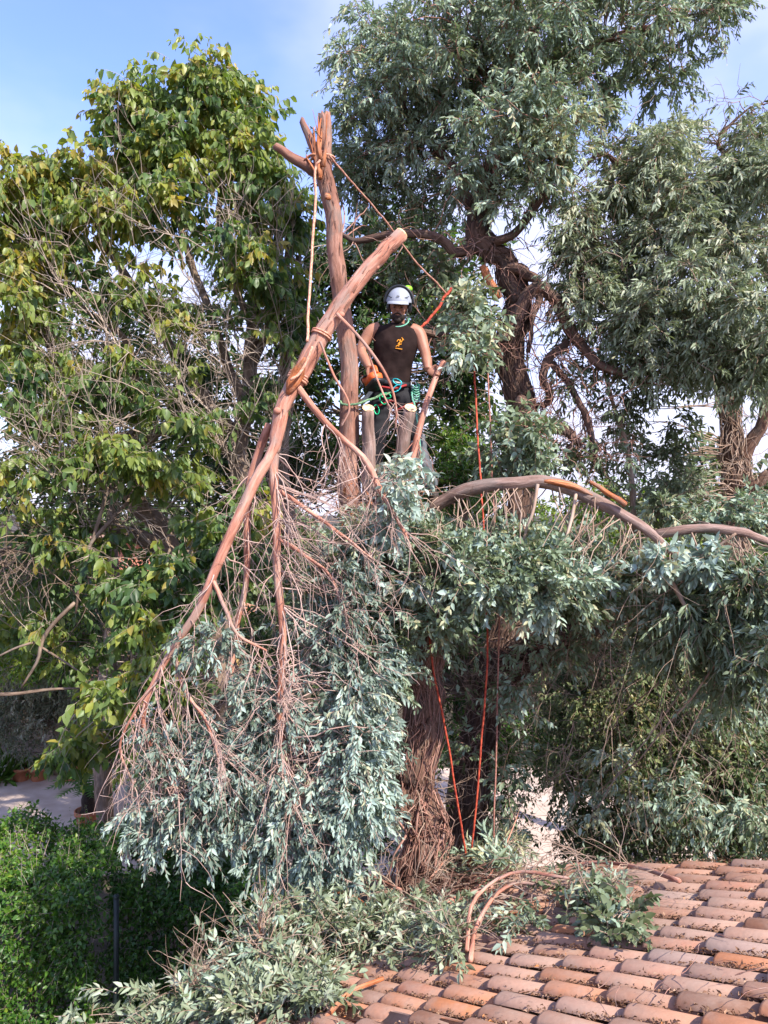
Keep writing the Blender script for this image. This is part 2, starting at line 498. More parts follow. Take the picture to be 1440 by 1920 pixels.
M['ivy'] = leaf_mat('dark_ivy_leaf', [(0, (0.025, 0.045, 0.018)), (0.4, (0.075, 0.115, 0.045)), (0.75, (0.16, 0.205, 0.085)), (0.93, (0.26, 0.30, 0.13)), (1, (0.32, 0.29, 0.12))], rough=.45, trans=.28, tcol=(1.2, 1.3, .5), spec=.4)
M['olive'] = leaf_mat('olive_leaf', [(0, (0.08, 0.10, 0.055)), (0.5, (0.18, 0.205, 0.13)), (1, (0.33, 0.34, 0.25))], rough=.5, trans=.2)
M['litter'] = leaf_mat('dry_leaf', [(0, (0.09, 0.045, 0.025)), (0.5, (0.24, 0.13, 0.075)), (0.85, (0.42, 0.28, 0.19)), (1, (0.55, 0.22, 0.07))], rough=.8, trans=.1, tcol=(1, .8, .5), spec=.2)
M['bark_old'] = bark_mat('fibrous_bark', (0.05, 0.028, 0.02), (0.16, 0.088, 0.06), (0.34, 0.215, 0.155), sc=(34, 34, 3.2), bump=1.0, dist=.03)
M['bark_smooth'] = bark_mat('smooth_pink_bark', (0.11, 0.05, 0.034), (0.27, 0.13, 0.09), (0.43, 0.25, 0.185), sc=(30, 30, 4), bump=.9, dist=.02)
M['bark_arch'] = bark_mat('grey_pink_bark', (0.10, 0.062, 0.048), (0.23, 0.145, 0.115), (0.38, 0.275, 0.235), sc=(30, 30, 5), bump=.9, dist=.018)
M['bark_shaded'] = bark_mat('shaded_shaggy_bark', (0.032, 0.019, 0.014), (0.115, 0.066, 0.048), (0.26, 0.16, 0.12), sc=(34, 34, 3.2), bump=1.0, dist=.03)  # darker copy of the fibrous bark: trunk shade put into the colour
M['bark_pale'] = bark_mat('pale_limb_bark', (0.21, 0.08, 0.052), (0.45, 0.20, 0.135), (0.62, 0.37, 0.275), sc=(34, 34, 5), bump=.9, dist=.016)
M['bark_grey'] = bark_mat('grey_brown_bark', (0.075, 0.05, 0.036), (0.20, 0.14, 0.10), (0.33, 0.245, 0.18), sc=(28, 28, 9), bump=.5, dist=.01)
M['twig_grey'] = bark_mat('grey_twig', (0.24, 0.175, 0.13), (0.38, 0.295, 0.23), (0.50, 0.42, 0.34), bump=0)
M['twig_dry'] = bark_mat('dry_twig', (0.18, 0.11, 0.075), (0.34, 0.23, 0.165), (0.50, 0.38, 0.29), bump=0)
M['twig_pink'] = bark_mat('pinkish_twig', (0.27, 0.155, 0.12), (0.44, 0.29, 0.235), (0.60, 0.46, 0.40), bump=0)
M['twig_red'] = bark_mat('reddish_twig', (0.19, 0.09, 0.065), (0.34, 0.175, 0.13), (0.46, 0.28, 0.22), bump=0)
M['wood_torn'] = bark_mat('torn_orange_wood', (0.22, 0.055, 0.02), (0.46, 0.155, 0.06), (0.58, 0.28, 0.15), sc=(60, 60, 3), bump=1.0, dist=.02)
M['wood_cut'] = surf_mat('sawn_wood', (0.62, 0.37, 0.17), (0.80, 0.60, 0.36), scale=30, bump=.3)
M['tile'] = tile_mat()
M['mortar'] = surf_mat('dusty_roof_deck', (0.10, 0.06, 0.04), (0.22, 0.14, 0.10), scale=14, bump=.5)
M['wall'] = surf_mat('rendered_wall', (0.45, 0.36, 0.26), (0.56, 0.46, 0.34), scale=5, bump=.2)
M['soil'] = surf_mat('garden_soil', (0.035, 0.028, 0.018), (0.11, 0.085, 0.055), scale=1.4, bump=.6, dist=.05)
M['paving'] = surf_mat('pale_paving', (0.44, 0.33, 0.255), (0.56, 0.44, 0.355), scale=3.0, bump=.15, detail=10)
M['pot'] = surf_mat('terracotta_pot', (0.36, 0.13, 0.065), (0.46, 0.19, 0.10), scale=9, bump=.15)
M['stone'] = surf_mat('garden_stone', (0.22, 0.20, 0.17), (0.42, 0.39, 0.35), scale=9, bump=.6)
M['stone_white'] = surf_mat('white_stone', (0.6, 0.6, 0.6), (0.8, 0.8, 0.8), scale=9, bump=.3)
M['house_wall'] = surf_mat('salmon_render', (0.55, 0.22, 0.14), (0.65, 0.28, 0.18), scale=3, bump=.1)
M['house_yellow'] = surf_mat('yellow_render', (0.62, 0.42, 0.14), (0.7, 0.5, 0.2), scale=3, bump=.1)
M['post'] = surf_mat('dark_green_metal', (0.008, 0.014, 0.012), (0.02, 0.03, 0.026), rough=.45, bump=0)
M['skin'] = surf_mat('skin', (0.29, 0.125, 0.075), (0.36, 0.165, 0.10), scale=10, rough=.55, bump=.05, spec=.4)
M['hair'] = surf_mat('dark_hair', (0.014, 0.009, 0.006), (0.04, 0.025, 0.018), scale=60, rough=.7, bump=.6)
M['shirt'] = surf_mat('brown_black_cotton', (0.016, 0.0095, 0.0085), (0.028, 0.0165, 0.0145), scale=9, rough=.9, bump=.5, dist=.02, spec=.1)
M['trouser'] = surf_mat('dark_work_cloth', (0.014, 0.014, 0.016), (0.035, 0.034, 0.036), scale=8, rough=.9, bump=.5, dist=.02, spec=.1)
M['trouser_grey'] = surf_mat('grey_work_cloth', (0.09, 0.095, 0.10), (0.15, 0.155, 0.165), scale=16, rough=.9, bump=.5, dist=.02, spec=.1)
M['boot'] = surf_mat('dark_leather', (0.03, 0.022, 0.018), (0.06, 0.045, 0.035), scale=20, rough=.6)
M['white_shell'] = surf_mat('white_plastic', (0.28, 0.30, 0.345), (0.34, 0.36, 0.40), scale=4, rough=.35, bump=0, spec=.5)
M['black_plastic'] = surf_mat('black_plastic', (0.012, 0.013, 0.015), (0.022, 0.024, 0.027), scale=6, rough=.4, bump=0, spec=.5)
M['lime'] = surf_mat('lime_plastic', (0.22, 0.55, 0.03), (0.3, 0.65, 0.05), scale=6, rough=.4, bump=0)
M['orange_plastic'] = surf_mat('orange_plastic', (0.62, 0.11, 0.02), (0.75, 0.15, 0.03), scale=8, rough=.45, bump=0, spec=.5)
M['red_web'] = surf_mat('red_webbing', (0.25, 0.02, 0.02), (0.36, 0.035, 0.03), scale=30, rough=.8)
M['steel'] = surf_mat('dull_steel', (0.35, 0.35, 0.36), (0.5, 0.5, 0.5), scale=20, rough=.4, bump=0, metal=.9)
M['green_metal'] = surf_mat('green_anodised_metal', (0.01, 0.35, 0.14), (0.02, 0.45, 0.2), scale=20, rough=.35, bump=0, metal=.4)
M['blue_metal'] = surf_mat('teal_anodised_metal', (0.02, 0.35, 0.38), (0.04, 0.45, 0.48), scale=20, rough=.35, bump=0, metal=.4)
M['print'] = surf_mat('orange_print', (0.62, 0.24, 0.02), (0.7, 0.3, 0.03), scale=30, rough=.8, bump=0)
M['rope_salmon'] = rope_mat('salmon_rope', (0.48, 0.20, 0.12), (0.68, 0.36, 0.24))
M['rope_brown'] = rope_mat('brown_rope', (0.24, 0.10, 0.065), (0.42, 0.21, 0.14))
M['rope_red'] = rope_mat('red_rope', (0.26, 0.022, 0.012), (0.52, 0.085, 0.035), freq=60)
M['rope_pink'] = rope_mat('dusty_pink_rope', (0.26, 0.10, 0.07), (0.42, 0.20, 0.15))
M['rope_green'] = rope_mat('green_rope', (0.05, 0.12, 0.06), (0.16, 0.27, 0.13))
M['rope_teal'] = rope_mat('teal_rope', (0.08, 0.30, 0.20), (0.22, 0.48, 0.34))
M['flower'] = surf_mat('white_petal', (0.75, 0.75, 0.7), (0.82, 0.82, 0.8), bump=0)

# ------------------------------------------------------------------ foliage
LEAF8 = np.array([[0, 0, 0], [.33, 1, .12], [.33, -1, .12], [.33, 0, 0], [.68, .72, .02], [.68, -.72, .02], [.68, 0, -.07], [1, 0, -.2]])
LEAF8_Q = np.array([[3, 6, 4, 1], [3, 2, 5, 6]])
LEAF8_T = np.array([[0, 3, 1], [0, 2, 3], [6, 7, 4], [6, 5, 7]])
LEAF5 = np.array([[0, 0, 0], [.42, 1, .15], [.42, -1, .15], [.5, 0, -.03], [1, 0, -.15]])
LEAF5_T = np.array([[0, 3, 1], [0, 2, 3], [3, 4, 1], [3, 2, 4]])
ALL_FOL = []

class Fol:
    """all leaves of one thing; the biggest in view become leaf parts, the others one stuff part"""
    def __init__(self, owner, mat, fine=True, nparts=300, twig_mat='twig_dry', name='foliage'):
        self.owner, self.mat, self.fine, self.nparts, self.name = owner, mat, fine, nparts, name
        self.pos, self.ax, self.nm, self.len, self.wid, self.tint = [], [], [], [], [], []
        self.tw = Geo()
        self.twig_mat = twig_mat
        ALL_FOL.append(self)
    def leaves(self, pos, ax, nm, ln, wd, tint):
        for a, b in zip((self.pos, self.ax, self.nm, self.len, self.wid, self.tint), (pos, ax, nm, ln, wd, tint)): a.append(b)
    def twigs(self, p0, d0, ln, k=10, droop=.35, lL=.11, lW=.4, hang=.5, spread=.8, tint=None, tw_r=.003, tight=0.15, flat=0.45, along=.55):
        N = len(p0)
        if N == 0: return
        ln = np.broadcast_to(ln, (N,))
        tint = np.full(N, .5) if tint is None else tint
        s4 = np.linspace(0, 1, 4)
        def at(s):
            s = s[None, :, None] if s.ndim == 1 else s[:, :, None]
            q = p0[:, None, :] + d0[:, None, :] * ln[:, None, None] * s
            q = q + np.array([0, 0, -1.0]) * (droop * ln)[:, None, None] * s ** 2
            return q
        self.tw.tubes(at(s4), np.linspace(tw_r, tw_r * .4, 4)[None, :] * np.ones((N, 1)), 3, tint=np.clip(rng.normal(.5, .2, N), 0, 1))
        s = np.clip((np.arange(k) + 1) / k * .95 + rng.uniform(-.04, .04, (N, k)) + .03, tight, 1)
        pos = at(s)
        tg = unit(d0[:, None, :] * ln[:, None, None] + np.array([0, 0, -2.0]) * (droop * ln)[:, None, None] * s[:, :, None])
        ref = unit(rng.normal(size=(N, 1, 3)))
        b1 = unit(np.cross(tg, ref)); b2 = np.cross(tg, b1)
        ph = rng.uniform(0, 6.28, (N, 1)) + np.arange(k)[None, :] * 2.4 + rng.normal(0, .3, (N, k))
        side = np.cos(ph)[..., None] * b1 + np.sin(ph)[..., None] * b2
        ax = unit(tg * along + side * spread + np.array([0, 0, -1.0]) * hang * rng.uniform(.5, 1.5, (N, k, 1)))
        up = np.array([0, 0, 1.0]) * flat + rng.normal(0, .55, (N, k, 3))
        nm = unit(up - (up * ax).sum(-1, keepdims=True) * ax)
        LL = lL * rng.uniform(.65, 1.25, (N, k)) * (1 - .35 * (s > .85))
        WW = LL * lW * .5 * rng.uniform(.8, 1.2, (N, k))
        ti = np.clip(tint[:, None] + rng.normal(0, .13, (N, k)), 0, 1)
        self.leaves(pos.reshape(-1, 3), ax.reshape(-1, 3), nm.reshape(-1, 3), LL.ravel(), WW.ravel(), ti.ravel())
    def clumps(self, vols, rc=.26, per=20, tl=.3, limbs=None, limb_geo=None, tint=.5, tsd=.19, wisp=.25, up=0.15, br=.006, rise=.5, conn=1.0, **kw):
        """vols: (px, py, depth, rx px, ry px, rz m, number of clumps [, tint])"""
        C, Tn, Fr = [], [], []
        for v in vols:
            px, py, d, rx, ry, rz, n = v[:7]
            t0 = v[7] if len(v) > 7 else tint
            c = P(px, py, d)
            sc = d / F
            q = rand_unit(n) * rng.uniform(.15, 1, (n, 1)) ** (1 / 2.2)
            w_ = int(n * wisp)
            if w_:
                q = np.vstack([q, rand_unit(w_) * rng.uniform(1.0, 1.3, (w_, 1))]); n += w_
            Fr.append(np.arange(n) >= n - w_)
            C.append(c + q * np.array([rx * sc, rz, ry * sc]))
            Tn.append(np.clip(rng.normal(t0, tsd, n), .02, .98))
        C = np.vstack(C); Tn = np.concatenate(Tn); far = np.concatenate(Fr)
        n = len(C)
        if limbs is not None and limb_geo is not None:
            Lp = np.vstack(limbs)
            d2 = ((C[:, None, :] - Lp[None]) ** 2).sum(-1)
            d2 = d2 + np.maximum(0, Lp[None, :, 2] - C[:, None, 2] - .1) ** 2 * 4 * rise
            A = Lp[d2.argmin(1)]
            s = np.linspace(0, 1, 7)[None, :, None]
            mid = rng.normal(0, .1, (n, 1, 3)) * np.linalg.norm(C - A, axis=1)[:, None, None]
            B = A[:, None] * (1 - s) + C[:, None] * s + mid * (4 * s * (1 - s)) + np.array([0, 0, 1.0]) * (s * (1 - s)) * .25
            B[:, 1:-1] += rng.normal(0, .018, (n, 5, 3))
            dist = np.linalg.norm(C - A, axis=1)
            cm = rng.uniform(0, 1, n) < conn
            B, dist = B[cm], dist[cm]
            limb_geo.tubes(B, (br + .004 * np.minimum(dist, 2))[:, None] * np.linspace(1, .4, 7)[None, :], 5, tint=np.full(len(B), .5))
        rcs = rc * rng.uniform(.6, 1.35, n)
        cnt = np.maximum(2, (per * rng.uniform(.45, 1.5, n)).astype(int))
        cnt[far] = np.maximum(2, per // 3)
        idx = np.repeat(np.arange(n), cnt)
        m = len(idx)
        dirs = rand_unit(m); dirs[:, 2] = dirs[:, 2] * .8 + up
        dirs = unit(dirs)
        p0 = C[idx] + dirs * (rcs[idx] * rng.uniform(0, .55, m))[:, None]
        self.twigs(p0, dirs, tl * rng.uniform(.6, 1.3, m), tint=np.clip(Tn[idx] + rng.normal(0, .06, m), 0, 1), **kw)
        return C
    def cat(self):
        for k in ('pos', 'ax', 'nm', 'len', 'wid', 'tint'):
            setattr(self, k, np.concatenate(getattr(self, k)))
    def build(self, pick):
        keep = np.ones(len(self.pos), bool); keep[pick] = False
        par = self.owner
        tpl, Q, T = (LEAF8, LEAF8_Q, LEAF8_T) if self.fine else (LEAF5, None, LEAF5_T)
        ax, nm = self.ax, self.nm
        bn = np.cross(nm, ax)
        k = np.where(keep)[0]
        nv = len(tpl)
        V = (self.pos[k][:, None] + tpl[None, :, 0:1] * self.len[k][:, None, None] * ax[k][:, None]
             + tpl[None, :, 1:2] * self.wid[k][:, None, None] * bn[k][:, None]
             + tpl[None, :, 2:3] * (self.len[k] * .7)[:, None, None] * nm[k][:, None]).reshape(-1, 3)
        off = (np.arange(len(k)) * nv)[:, None, None]
        fs = []
        if Q is not None: fs.append((Q[None] + off).reshape(-1, 4))
        fs.append((T[None] + off).reshape(-1, 3))
        me = mk_mesh(self.name, V, fs, M[self.mat], np.repeat(self.tint[k], nv))
        tag(link(self.name, me, par), kind='stuff')
        if self.tw.n:
            tag(self.tw.obj('twigs', M[self.twig_mat], par), kind='stuff')
        meshes = {}
        for i in pick:
            b = int(min(7, self.tint[i] * 8))
            if b not in meshes:
                meshes[b] = mk_mesh('leaf', tpl, [f for f in (Q, T) if f is not None], M[self.mat], np.full(nv, (b + .5) / 8))
            o = bpy.data.objects.new('leaf', meshes[b])
            COL.objects.link(o)
            o.parent = par
            R = np.eye(4)
            R[:3, 0] = ax[i] * self.len[i]; R[:3, 1] = bn[i] * self.wid[i]; R[:3, 2] = nm[i] * self.len[i] * .7
            R[:3, 3] = self.pos[i] - np.array(par.location)
            o.matrix_local = Matrix(R.tolist())

SUN_N = np.array(SUN_DIR)

def finish_foliage():
    for f in ALL_FOL: f.cat()
    pos = np.concatenate([f.pos + f.ax * f.len[:, None] * .5 for f in ALL_FOL])
    own = np.concatenate([np.full(len(f.pos), i) for i, f in enumerate(ALL_FOL)])
    loc = np.concatenate([np.arange(len(f.pos)) for f in ALL_FOL])
    ln = np.concatenate([f.len for f in ALL_FOL])
    nm = np.concatenate([f.nm for f in ALL_FOL])
    d = pos[:, 1]
    px = pos[:, 0] / np.maximum(d, .1) * F + 720
    py = 960 - (pos[:, 2] - CAMZ) / np.maximum(d, .1) * F
    ok = (px > 4) & (px < 1436) & (py > 4) & (py < 1916) & (d > 1)
    ids = np.where(ok)[0]
    cell = (px[ids] // 9).astype(int) * 1000 + (py[ids] // 9).astype(int)
    order = np.lexsort((d[ids], cell))
    first = np.ones(len(order), bool); first[1:] = cell[order][1:] != cell[order][:-1]
    vis = ids[order][first]
    view = unit(pos[vis] - np.array([0, 0, CAMZ]))
    size = ln[vis] * F / d[vis] * (.3 + np.abs((nm[vis] * view).sum(1)))
    for i, f in enumerate(ALL_FOL):
        m = np.where(own[vis] == i)[0]
        m = m[size[m] > 9]
        m = m[np.argsort(-size[m])][:f.nparts]
        f.build(loc[vis[m]])
    print('leaves', len(pos), 'by thing', [(f.owner.name, len(f.pos)) for f in ALL_FOL])

def path(pts, d=None, n=24):
    """pts: (px, py, r px [, depth]) -> points, radii in metres"""
    a = np.array([(p[0], p[1], p[2], p[3] if len(p) > 3 else d) for p in pts], float)
    s = spline(a, n)
    q = np.array([P(r[0], r[1], r[3]) for r in s])
    return q, np.maximum(s[:, 2] * s[:, 3] / F, .0015)

def limb(parent, pts, mat, name='limb', d=None, n=24, sides=10, wob=.05, ragged=0, ridge=0):
    q, r = path(pts, d, n)
    r = r * {'main_limb': .93, 'pole_stem': .95, 'arched_limb': .92, 'sawn_stub': .92, 'branch': .9}.get(name, 1.0)
    kn = np.convolve(rng.normal(0, 1, n + 4), [.2, .5, .7, .5, .2], 'valid')[:, None] * np.array([.8, .3, .5]) + np.stack([np.convolve(rng.normal(0, 1, n + 2), [.3, .6, .3], 'valid') for _ in range(3)], 1) * .6
    q = q + kn * r[:, None] * np.minimum(1, np.minimum(np.arange(n), np.arange(n)[::-1]) / 3.0)[:, None] * (.13 if mat in ('bark_smooth', 'bark_pale', 'bark_arch') else .45)
    g = Geo().tube(q, r, sides, wob, ragged=ragged, ridge=ridge)
    g.obj(name, M[mat], parent)
    return q, r

def branchlets(g, src, n, length, r0, dirf, K=8, jit=.06, grav=.0, sub=0, sublen=.4, sides=4, subn=2):
    """n wandering twigs from points of src; returns their points"""
    src = np.asarray(src)
    i = rng.integers(0, len(src), n)
    p0 = src[i]
    d0 = unit(dirf(n, p0))
    ln = length * rng.uniform(.5, 1.3, n)
    step = ln / (K - 1)
    Pk = [p0]; d_ = d0
    for k in range(K - 1):
        d_ = unit(d_ + rng.normal(0, jit, (n, 3)) * 3 + np.array([0, 0, -grav]))
        Pk.append(Pk[-1] + d_ * step[:, None])
    Pk = np.stack(Pk, 1)
    g.tubes(Pk, (r0 * rng.uniform(.6, 1.2, n))[:, None] * np.linspace(1, .25, K)[None, :], sides, tint=np.clip(rng.normal(.5, .2, n), 0, 1))
    out = [Pk]
    if sub:
        m = Pk[:, 2:, :].reshape(-1, 3)
        dd = np.repeat(unit(Pk[:, -1] - Pk[:, 0]), K - 2, 0)
        def df(nn, pp):
            j = rng.integers(0, len(dd), nn)
            return dd[j] + rng.normal(0, .6, (nn, 3))
        # children keep their parent's heading
        j = rng.integers(0, len(m), n * subn)
        q0 = m[j]; h0 = unit(dd[j] + rng.normal(0, .55, (n * subn, 3)))
        Kk = 6
        lnn = length * sublen * rng.uniform(.5, 1.3, len(j)); st = lnn / (Kk - 1)
        Pq = [q0]; d_ = h0
        for k in range(Kk - 1):
            d_ = unit(d_ + rng.normal(0, jit, (len(j), 3)) * 3 + np.array([0, 0, -grav]))
            Pq.append(Pq[-1] + d_ * st[:, None])
        Pq = np.stack(Pq, 1)
        g.tubes(Pq, np.full((len(j), 1), r0 * .5) * np.linspace(1, .35, Kk)[None, :], 3, tint=np.clip(rng.normal(.5, .2, len(j)), 0, 1))
        out.append(Pq)
    return out

def vine_tangle(g, q, r, n, K=14, rad=.0035, span=.9, lift=(.0, .05)):
    """dry stems winding over a trunk given by its centreline"""
    m = len(q)
    tg = unit(np.gradient(q, axis=0))
    ref = np.array([1.0, 0, 0])
    n1 = unit(ref - (tg @ ref)[:, None] * tg); n2 = np.cross(tg, n1)
    t = rng.uniform(0, 1, n)[:, None] + np.linspace(0, 1, K)[None] * (rng.uniform(.15, span, n) * rng.choice([-1, 1], n))[:, None]
    t = np.clip(t + np.cumsum(rng.normal(0, .01, (n, K)), 1), 0, 1) * (m - 1)
    a = rng.uniform(0, 6.28, n)[:, None] + np.cumsum(rng.normal(0, .28, (n, K)), 1)
    i = np.clip(t.astype(int), 0, m - 2); u = (t - i)[..., None]
    c = q[i] * (1 - u) + q[i + 1] * u
    rr = (r[i] * (1 - u[..., 0]) + r[i + 1] * u[..., 0]) * 1.02 + rng.uniform(*lift, (n, 1)) * np.abs(np.sin(np.linspace(0, 3.1, K)))[None] + np.abs(np.cumsum(rng.normal(0, .006, (n, K)), 1))
    p = c + (np.cos(a) * rr)[..., None] * n1[i] + (np.sin(a) * rr)[..., None] * n2[i]
    g.tubes(p, (rad * rng.uniform(.5, 1.6, n))[:, None] * np.ones((1, K)), 4, tint=np.clip(rng.normal(.5, .25, n), 0, 1))

# ================================================================== GROUND
def ground_sheet(name, x0, x1, y0, y1, z, mat, nx=2, ny=2, amp=0):
    xs = np.linspace(x0, x1, nx); ys = np.linspace(y0, y1, ny)
    X, Y = np.meshgrid(xs, ys)
    Z = np.full_like(X, z) + (rng.uniform(-amp, amp, X.shape) if amp else 0)
    V = np.stack([X.ravel(), Y.ravel(), Z.ravel()], 1)
    i = (np.arange(ny - 1)[:, None] * nx + np.arange(nx - 1)[None]).ravel()
    Q = np.stack([i, i + 1, i + 1 + nx, i + nx], 1)
    g = Geo(); g.add(V, Q)
    return g.obj(name, mat)

tag(ground_sheet('ground', -600, 600, -60, 1200, 0, M['soil']), kind='structure')
tag(ground_sheet('paved_yard', -14, 9, 11.2, 15.9, .004, M['paving']), kind='structure')

# ================================================================== HOUSE WITH THE TILED ROOF
UP = unit(np.array([.978, -1.0, .509])); ACR = unit(np.array([1.0, .978, 0.0])); NRM = unit(np.array([-.498, .509, 1.956]))
D = 3.0
EAVE = P(560, 1830, D / .6165)
SP, EX = .0475 * D, .1167 * D
def R3(u, v, n): return EAVE + UP * u + ACR * v + NRM * n
house = thing('house', (EAVE[0] + 1.0, EAVE[1] - .4, 0), 'low house roof of curved salmon clay tiles strewn with cut branches', 'house')
NC, ROWS = 11, range(-9, 15)
v_lo, v_hi = ROWS[0] * SP - SP, 14.6 * SP
g = Geo()
u_hi = NC * EX + .1
cs = [R3(u, v, n) for n in (-.10, -.055) for u, v in ((.08, v_lo), (u_hi, v_lo), (u_hi, v_hi), (.08, v_hi))]
g.add(cs, [[0, 3, 2, 1], [4, 5, 6, 7], [0, 1, 5, 4], [1, 2, 6, 5], [2, 3, 7, 6], [3, 0, 4, 7]])
roof = g.obj('roof', M['mortar'], house, smooth=False)
g = Geo()
a, b, c, d_ = R3(.5, v_lo + .2, 0), R3(u_hi, v_lo + .2, 0), R3(u_hi, v_hi - .25, 0), R3(.5, v_hi - .25, 0)
low = [np.array([p[0], p[1], 0.0]) for p in (a, b, c, d_)]
top = [p - np.array([0, 0, .13]) for p in (a, b, c, d_)]
g.add(low + top, [[0, 3, 2, 1], [4, 5, 6, 7], [0, 1, 5, 4], [1, 2, 6, 5], [2, 3, 7, 6], [3, 0, 4, 7]])
g.obj('wall', M['wall'], house, smooth=False)

def barrel(r_lo, r_hi, length, th=.013, k=9, sag=1.0):
    """x up the slope, y across, z away from the roof; lower end at x = 0"""
    a = np.linspace(math.radians(4), math.radians(176), k)
    def arc(x, r, off): return np.stack([np.full(k, x), np.cos(a) * (r - off), np.sin(a) * (r * .52 - off)], 1)
    V = np.vstack([arc(0.006, r_lo - .003, 0), arc(0.018, r_lo, 0), arc(length, r_hi, 0), arc(0.0, r_lo, th), arc(length, r_hi, th)])
    i = np.arange(k - 1)
    def strip(p, q): return np.stack([p * k + i, p * k + i + 1, q * k + i + 1, q * k + i], 1)
    Q = np.vstack([strip(0, 1), strip(1, 2), strip(3, 0), strip(2, 4), strip(4, 3)])
    g_ = Geo(); g_.add(V, Q)
    return g_.mesh('roof_tile', M['tile'])
cover = [barrel(.060 * s, .051 * s, EX + .085 + e) for s, e in ((1, 0), (1.05, .012), (.97, -.008), (1.02, .004))]
chan = barrel(.068, .058, EX + .08, k=7)
B4 = np.eye(4); B4[:3, 0] = UP; B4[:3, 1] = np.cross(NRM, UP); B4[:3, 2] = NRM
vis_ch = 0
chg = Geo()
for r in ROWS:
    rj = random.uniform(-.02, .02) + (EX * .5 if False else 0) + random.uniform(-.13, .13)
    for c in range(-0, NC):
        u = c * EX + rj + random.uniform(-.012, .012)
        v = r * SP + random.uniform(-.007, .007)
        o = bpy.data.objects.new('roof_tile', random.choice(cover)); COL.objects.link(o); o.parent = roof
        Mx = B4.copy(); Mx[:3, 3] = R3(u, v, .0 + random.uniform(-.003, .004))
        loc = Matrix(Mx.tolist()) @ Matrix.Rotation(math.radians(random.gauss(0, 1.3)), 4, 'Z') @ Matrix.Rotation(math.radians(4.3 + random.uniform(-.5, .7)), 4, 'Y') @ Matrix.Rotation(math.radians(random.uniform(-3, 3)), 4, 'X')
        o.matrix_parent_inverse = Matrix.Translation(-house.location)
        o.matrix_local = loc
        Mc = B4.copy(); Mc[:3, 3] = R3(u + .1, v + SP * .5, .026)
        if vis_ch < 68 and r <= 2 and c >= 1:
            o = bpy.data.objects.new('roof_tile', chan); COL.objects.link(o); o.parent = roof
            o.matrix_parent_inverse = Matrix.Translation(-house.location)
            o.matrix_local = Matrix(Mc.tolist()) @ Matrix.Rotation(math.radians(180), 4, 'X') @ Matrix.Rotation(math.radians(-3), 4, 'Y')
            vis_ch += 1
        else:
            co = np.zeros(len(chan.vertices) * 3); chan.vertices.foreach_get('co', co)
            m_ = np.array(Matrix(Mc.tolist()) @ Matrix.Rotation(math.radians(180), 4, 'X') @ Matrix.Rotation(math.radians(-3), 4, 'Y'))
            V = co.reshape(-1, 3) @ m_[:3, :3].T + m_[:3, 3]
            chg.add(V, np.array([list(p.vertices) for p in chan.polygons]))
x = tag(chg.obj('channel_tiles', M['tile'], None), kind='stuff')
x.parent = roof; x.matrix_parent_inverse = Matrix.Translation(-house.location)

# dry leaves caught in the channels
n = 34000
rr = rng.choice(np.array(list(ROWS)), n)
uu = rng.uniform(-.02, NC * EX, n)
dens = .5 + .5 * np.sin(uu * 9 + rr * 2.1) * np.sin(uu * 3.3 + rr)
k = rng.uniform(0, 1, n) < dens * .9 + .12
rr, uu = rr[k], uu[k]; n = len(uu)
vv = rr * SP + SP * .5 + rng.normal(0, .013, n)
pos = EAVE + UP * uu[:, None] + ACR * vv[:, None] + NRM * (rng.uniform(-.008, .013, n))[:, None]
ax = unit(UP * rng.normal(0, 1, (n, 1)) + ACR * rng.normal(0, .7, (n, 1)) + NRM * rng.normal(0, .35, (n, 1)))
nm = rng.normal(0, .5, (n, 3)) + NRM; nm = unit(nm - (nm * ax).sum(1, keepdims=True) * ax)
ln = rng.uniform(.010, .028, n); wd = ln * rng.uniform(.12, .3, n)
bn = np.cross(nm, ax)
V = (pos[:, None] + LEAF5[None, :, 0:1] * ln[:, None, None] * ax[:, None] + LEAF5[None, :, 1:2] * wd[:, None, None] * bn[:, None] + LEAF5[None, :, 2:3] * ln[:, None, None] * nm[:, None] * 1.3).reshape(-1, 3)
T = (LEAF5_T[None] + (np.arange(n) * 5)[:, None, None]).reshape(-1, 3)
o = link('leaf_litter', mk_mesh('leaf_litter', V, [T], M['litter'], np.repeat(np.clip(rng.normal(.45, .22, n), 0, 1), 5)))
tag(o, kind='stuff')

# ================================================================== MAIN EUCALYPTUS (BEING CUT)
euc = thing('eucalyptus_tree', P(785, 1640, 6.6) * np.array([1, 1, 0]), 'half felled eucalyptus with torn pole stem, sawn stubs and one arched limb', 'tree')
q_tr, r_tr = limb(euc, [(787, 2130, 40, 6.6), (787, 1900, 36, 6.6), (786, 1640, 33, 6.6), (786, 1500, 33, 6.6), (788, 1350, 30, 6.6), (793, 1200, 27, 6.6), (775, 1060, 29, 6.6), (738, 985, 32, 6.55), (705, 930, 30, 6.55)],
                  'bark_old', 'trunk', n=90, sides=44, wob=.05, ridge=.045)
q_po, r_po = limb(euc, [(672, 990, 25, 6.55), (655, 900, 22, 6.5), (655, 760, 19, 6.5), (650, 640, 17.5, 6.5), (640, 540, 16.5, 6.5), (627, 440, 16, 6.5), (612, 350, 16.5, 6.5), (606, 300, 18, 6.5), (608, 262, 15, 6.5), (608, 214, 12.5, 6.5)],
                  'bark_smooth', 'pole_stem', n=46, sides=16, wob=.035, ragged=.03)
limb(euc, [(598, 325, 11, 6.48), (560, 303, 9.5, 6.44), (516, 273, 6.5, 6.4)], 'bark_smooth', 'broken_stub', n=12, ragged=.015)
limb(euc, [(598, 300, 9, 6.52), (582, 262, 8, 6.55), (566, 227, 6, 6.58)], 'bark_smooth', 'broken_stub', n=10, ragged=.03)
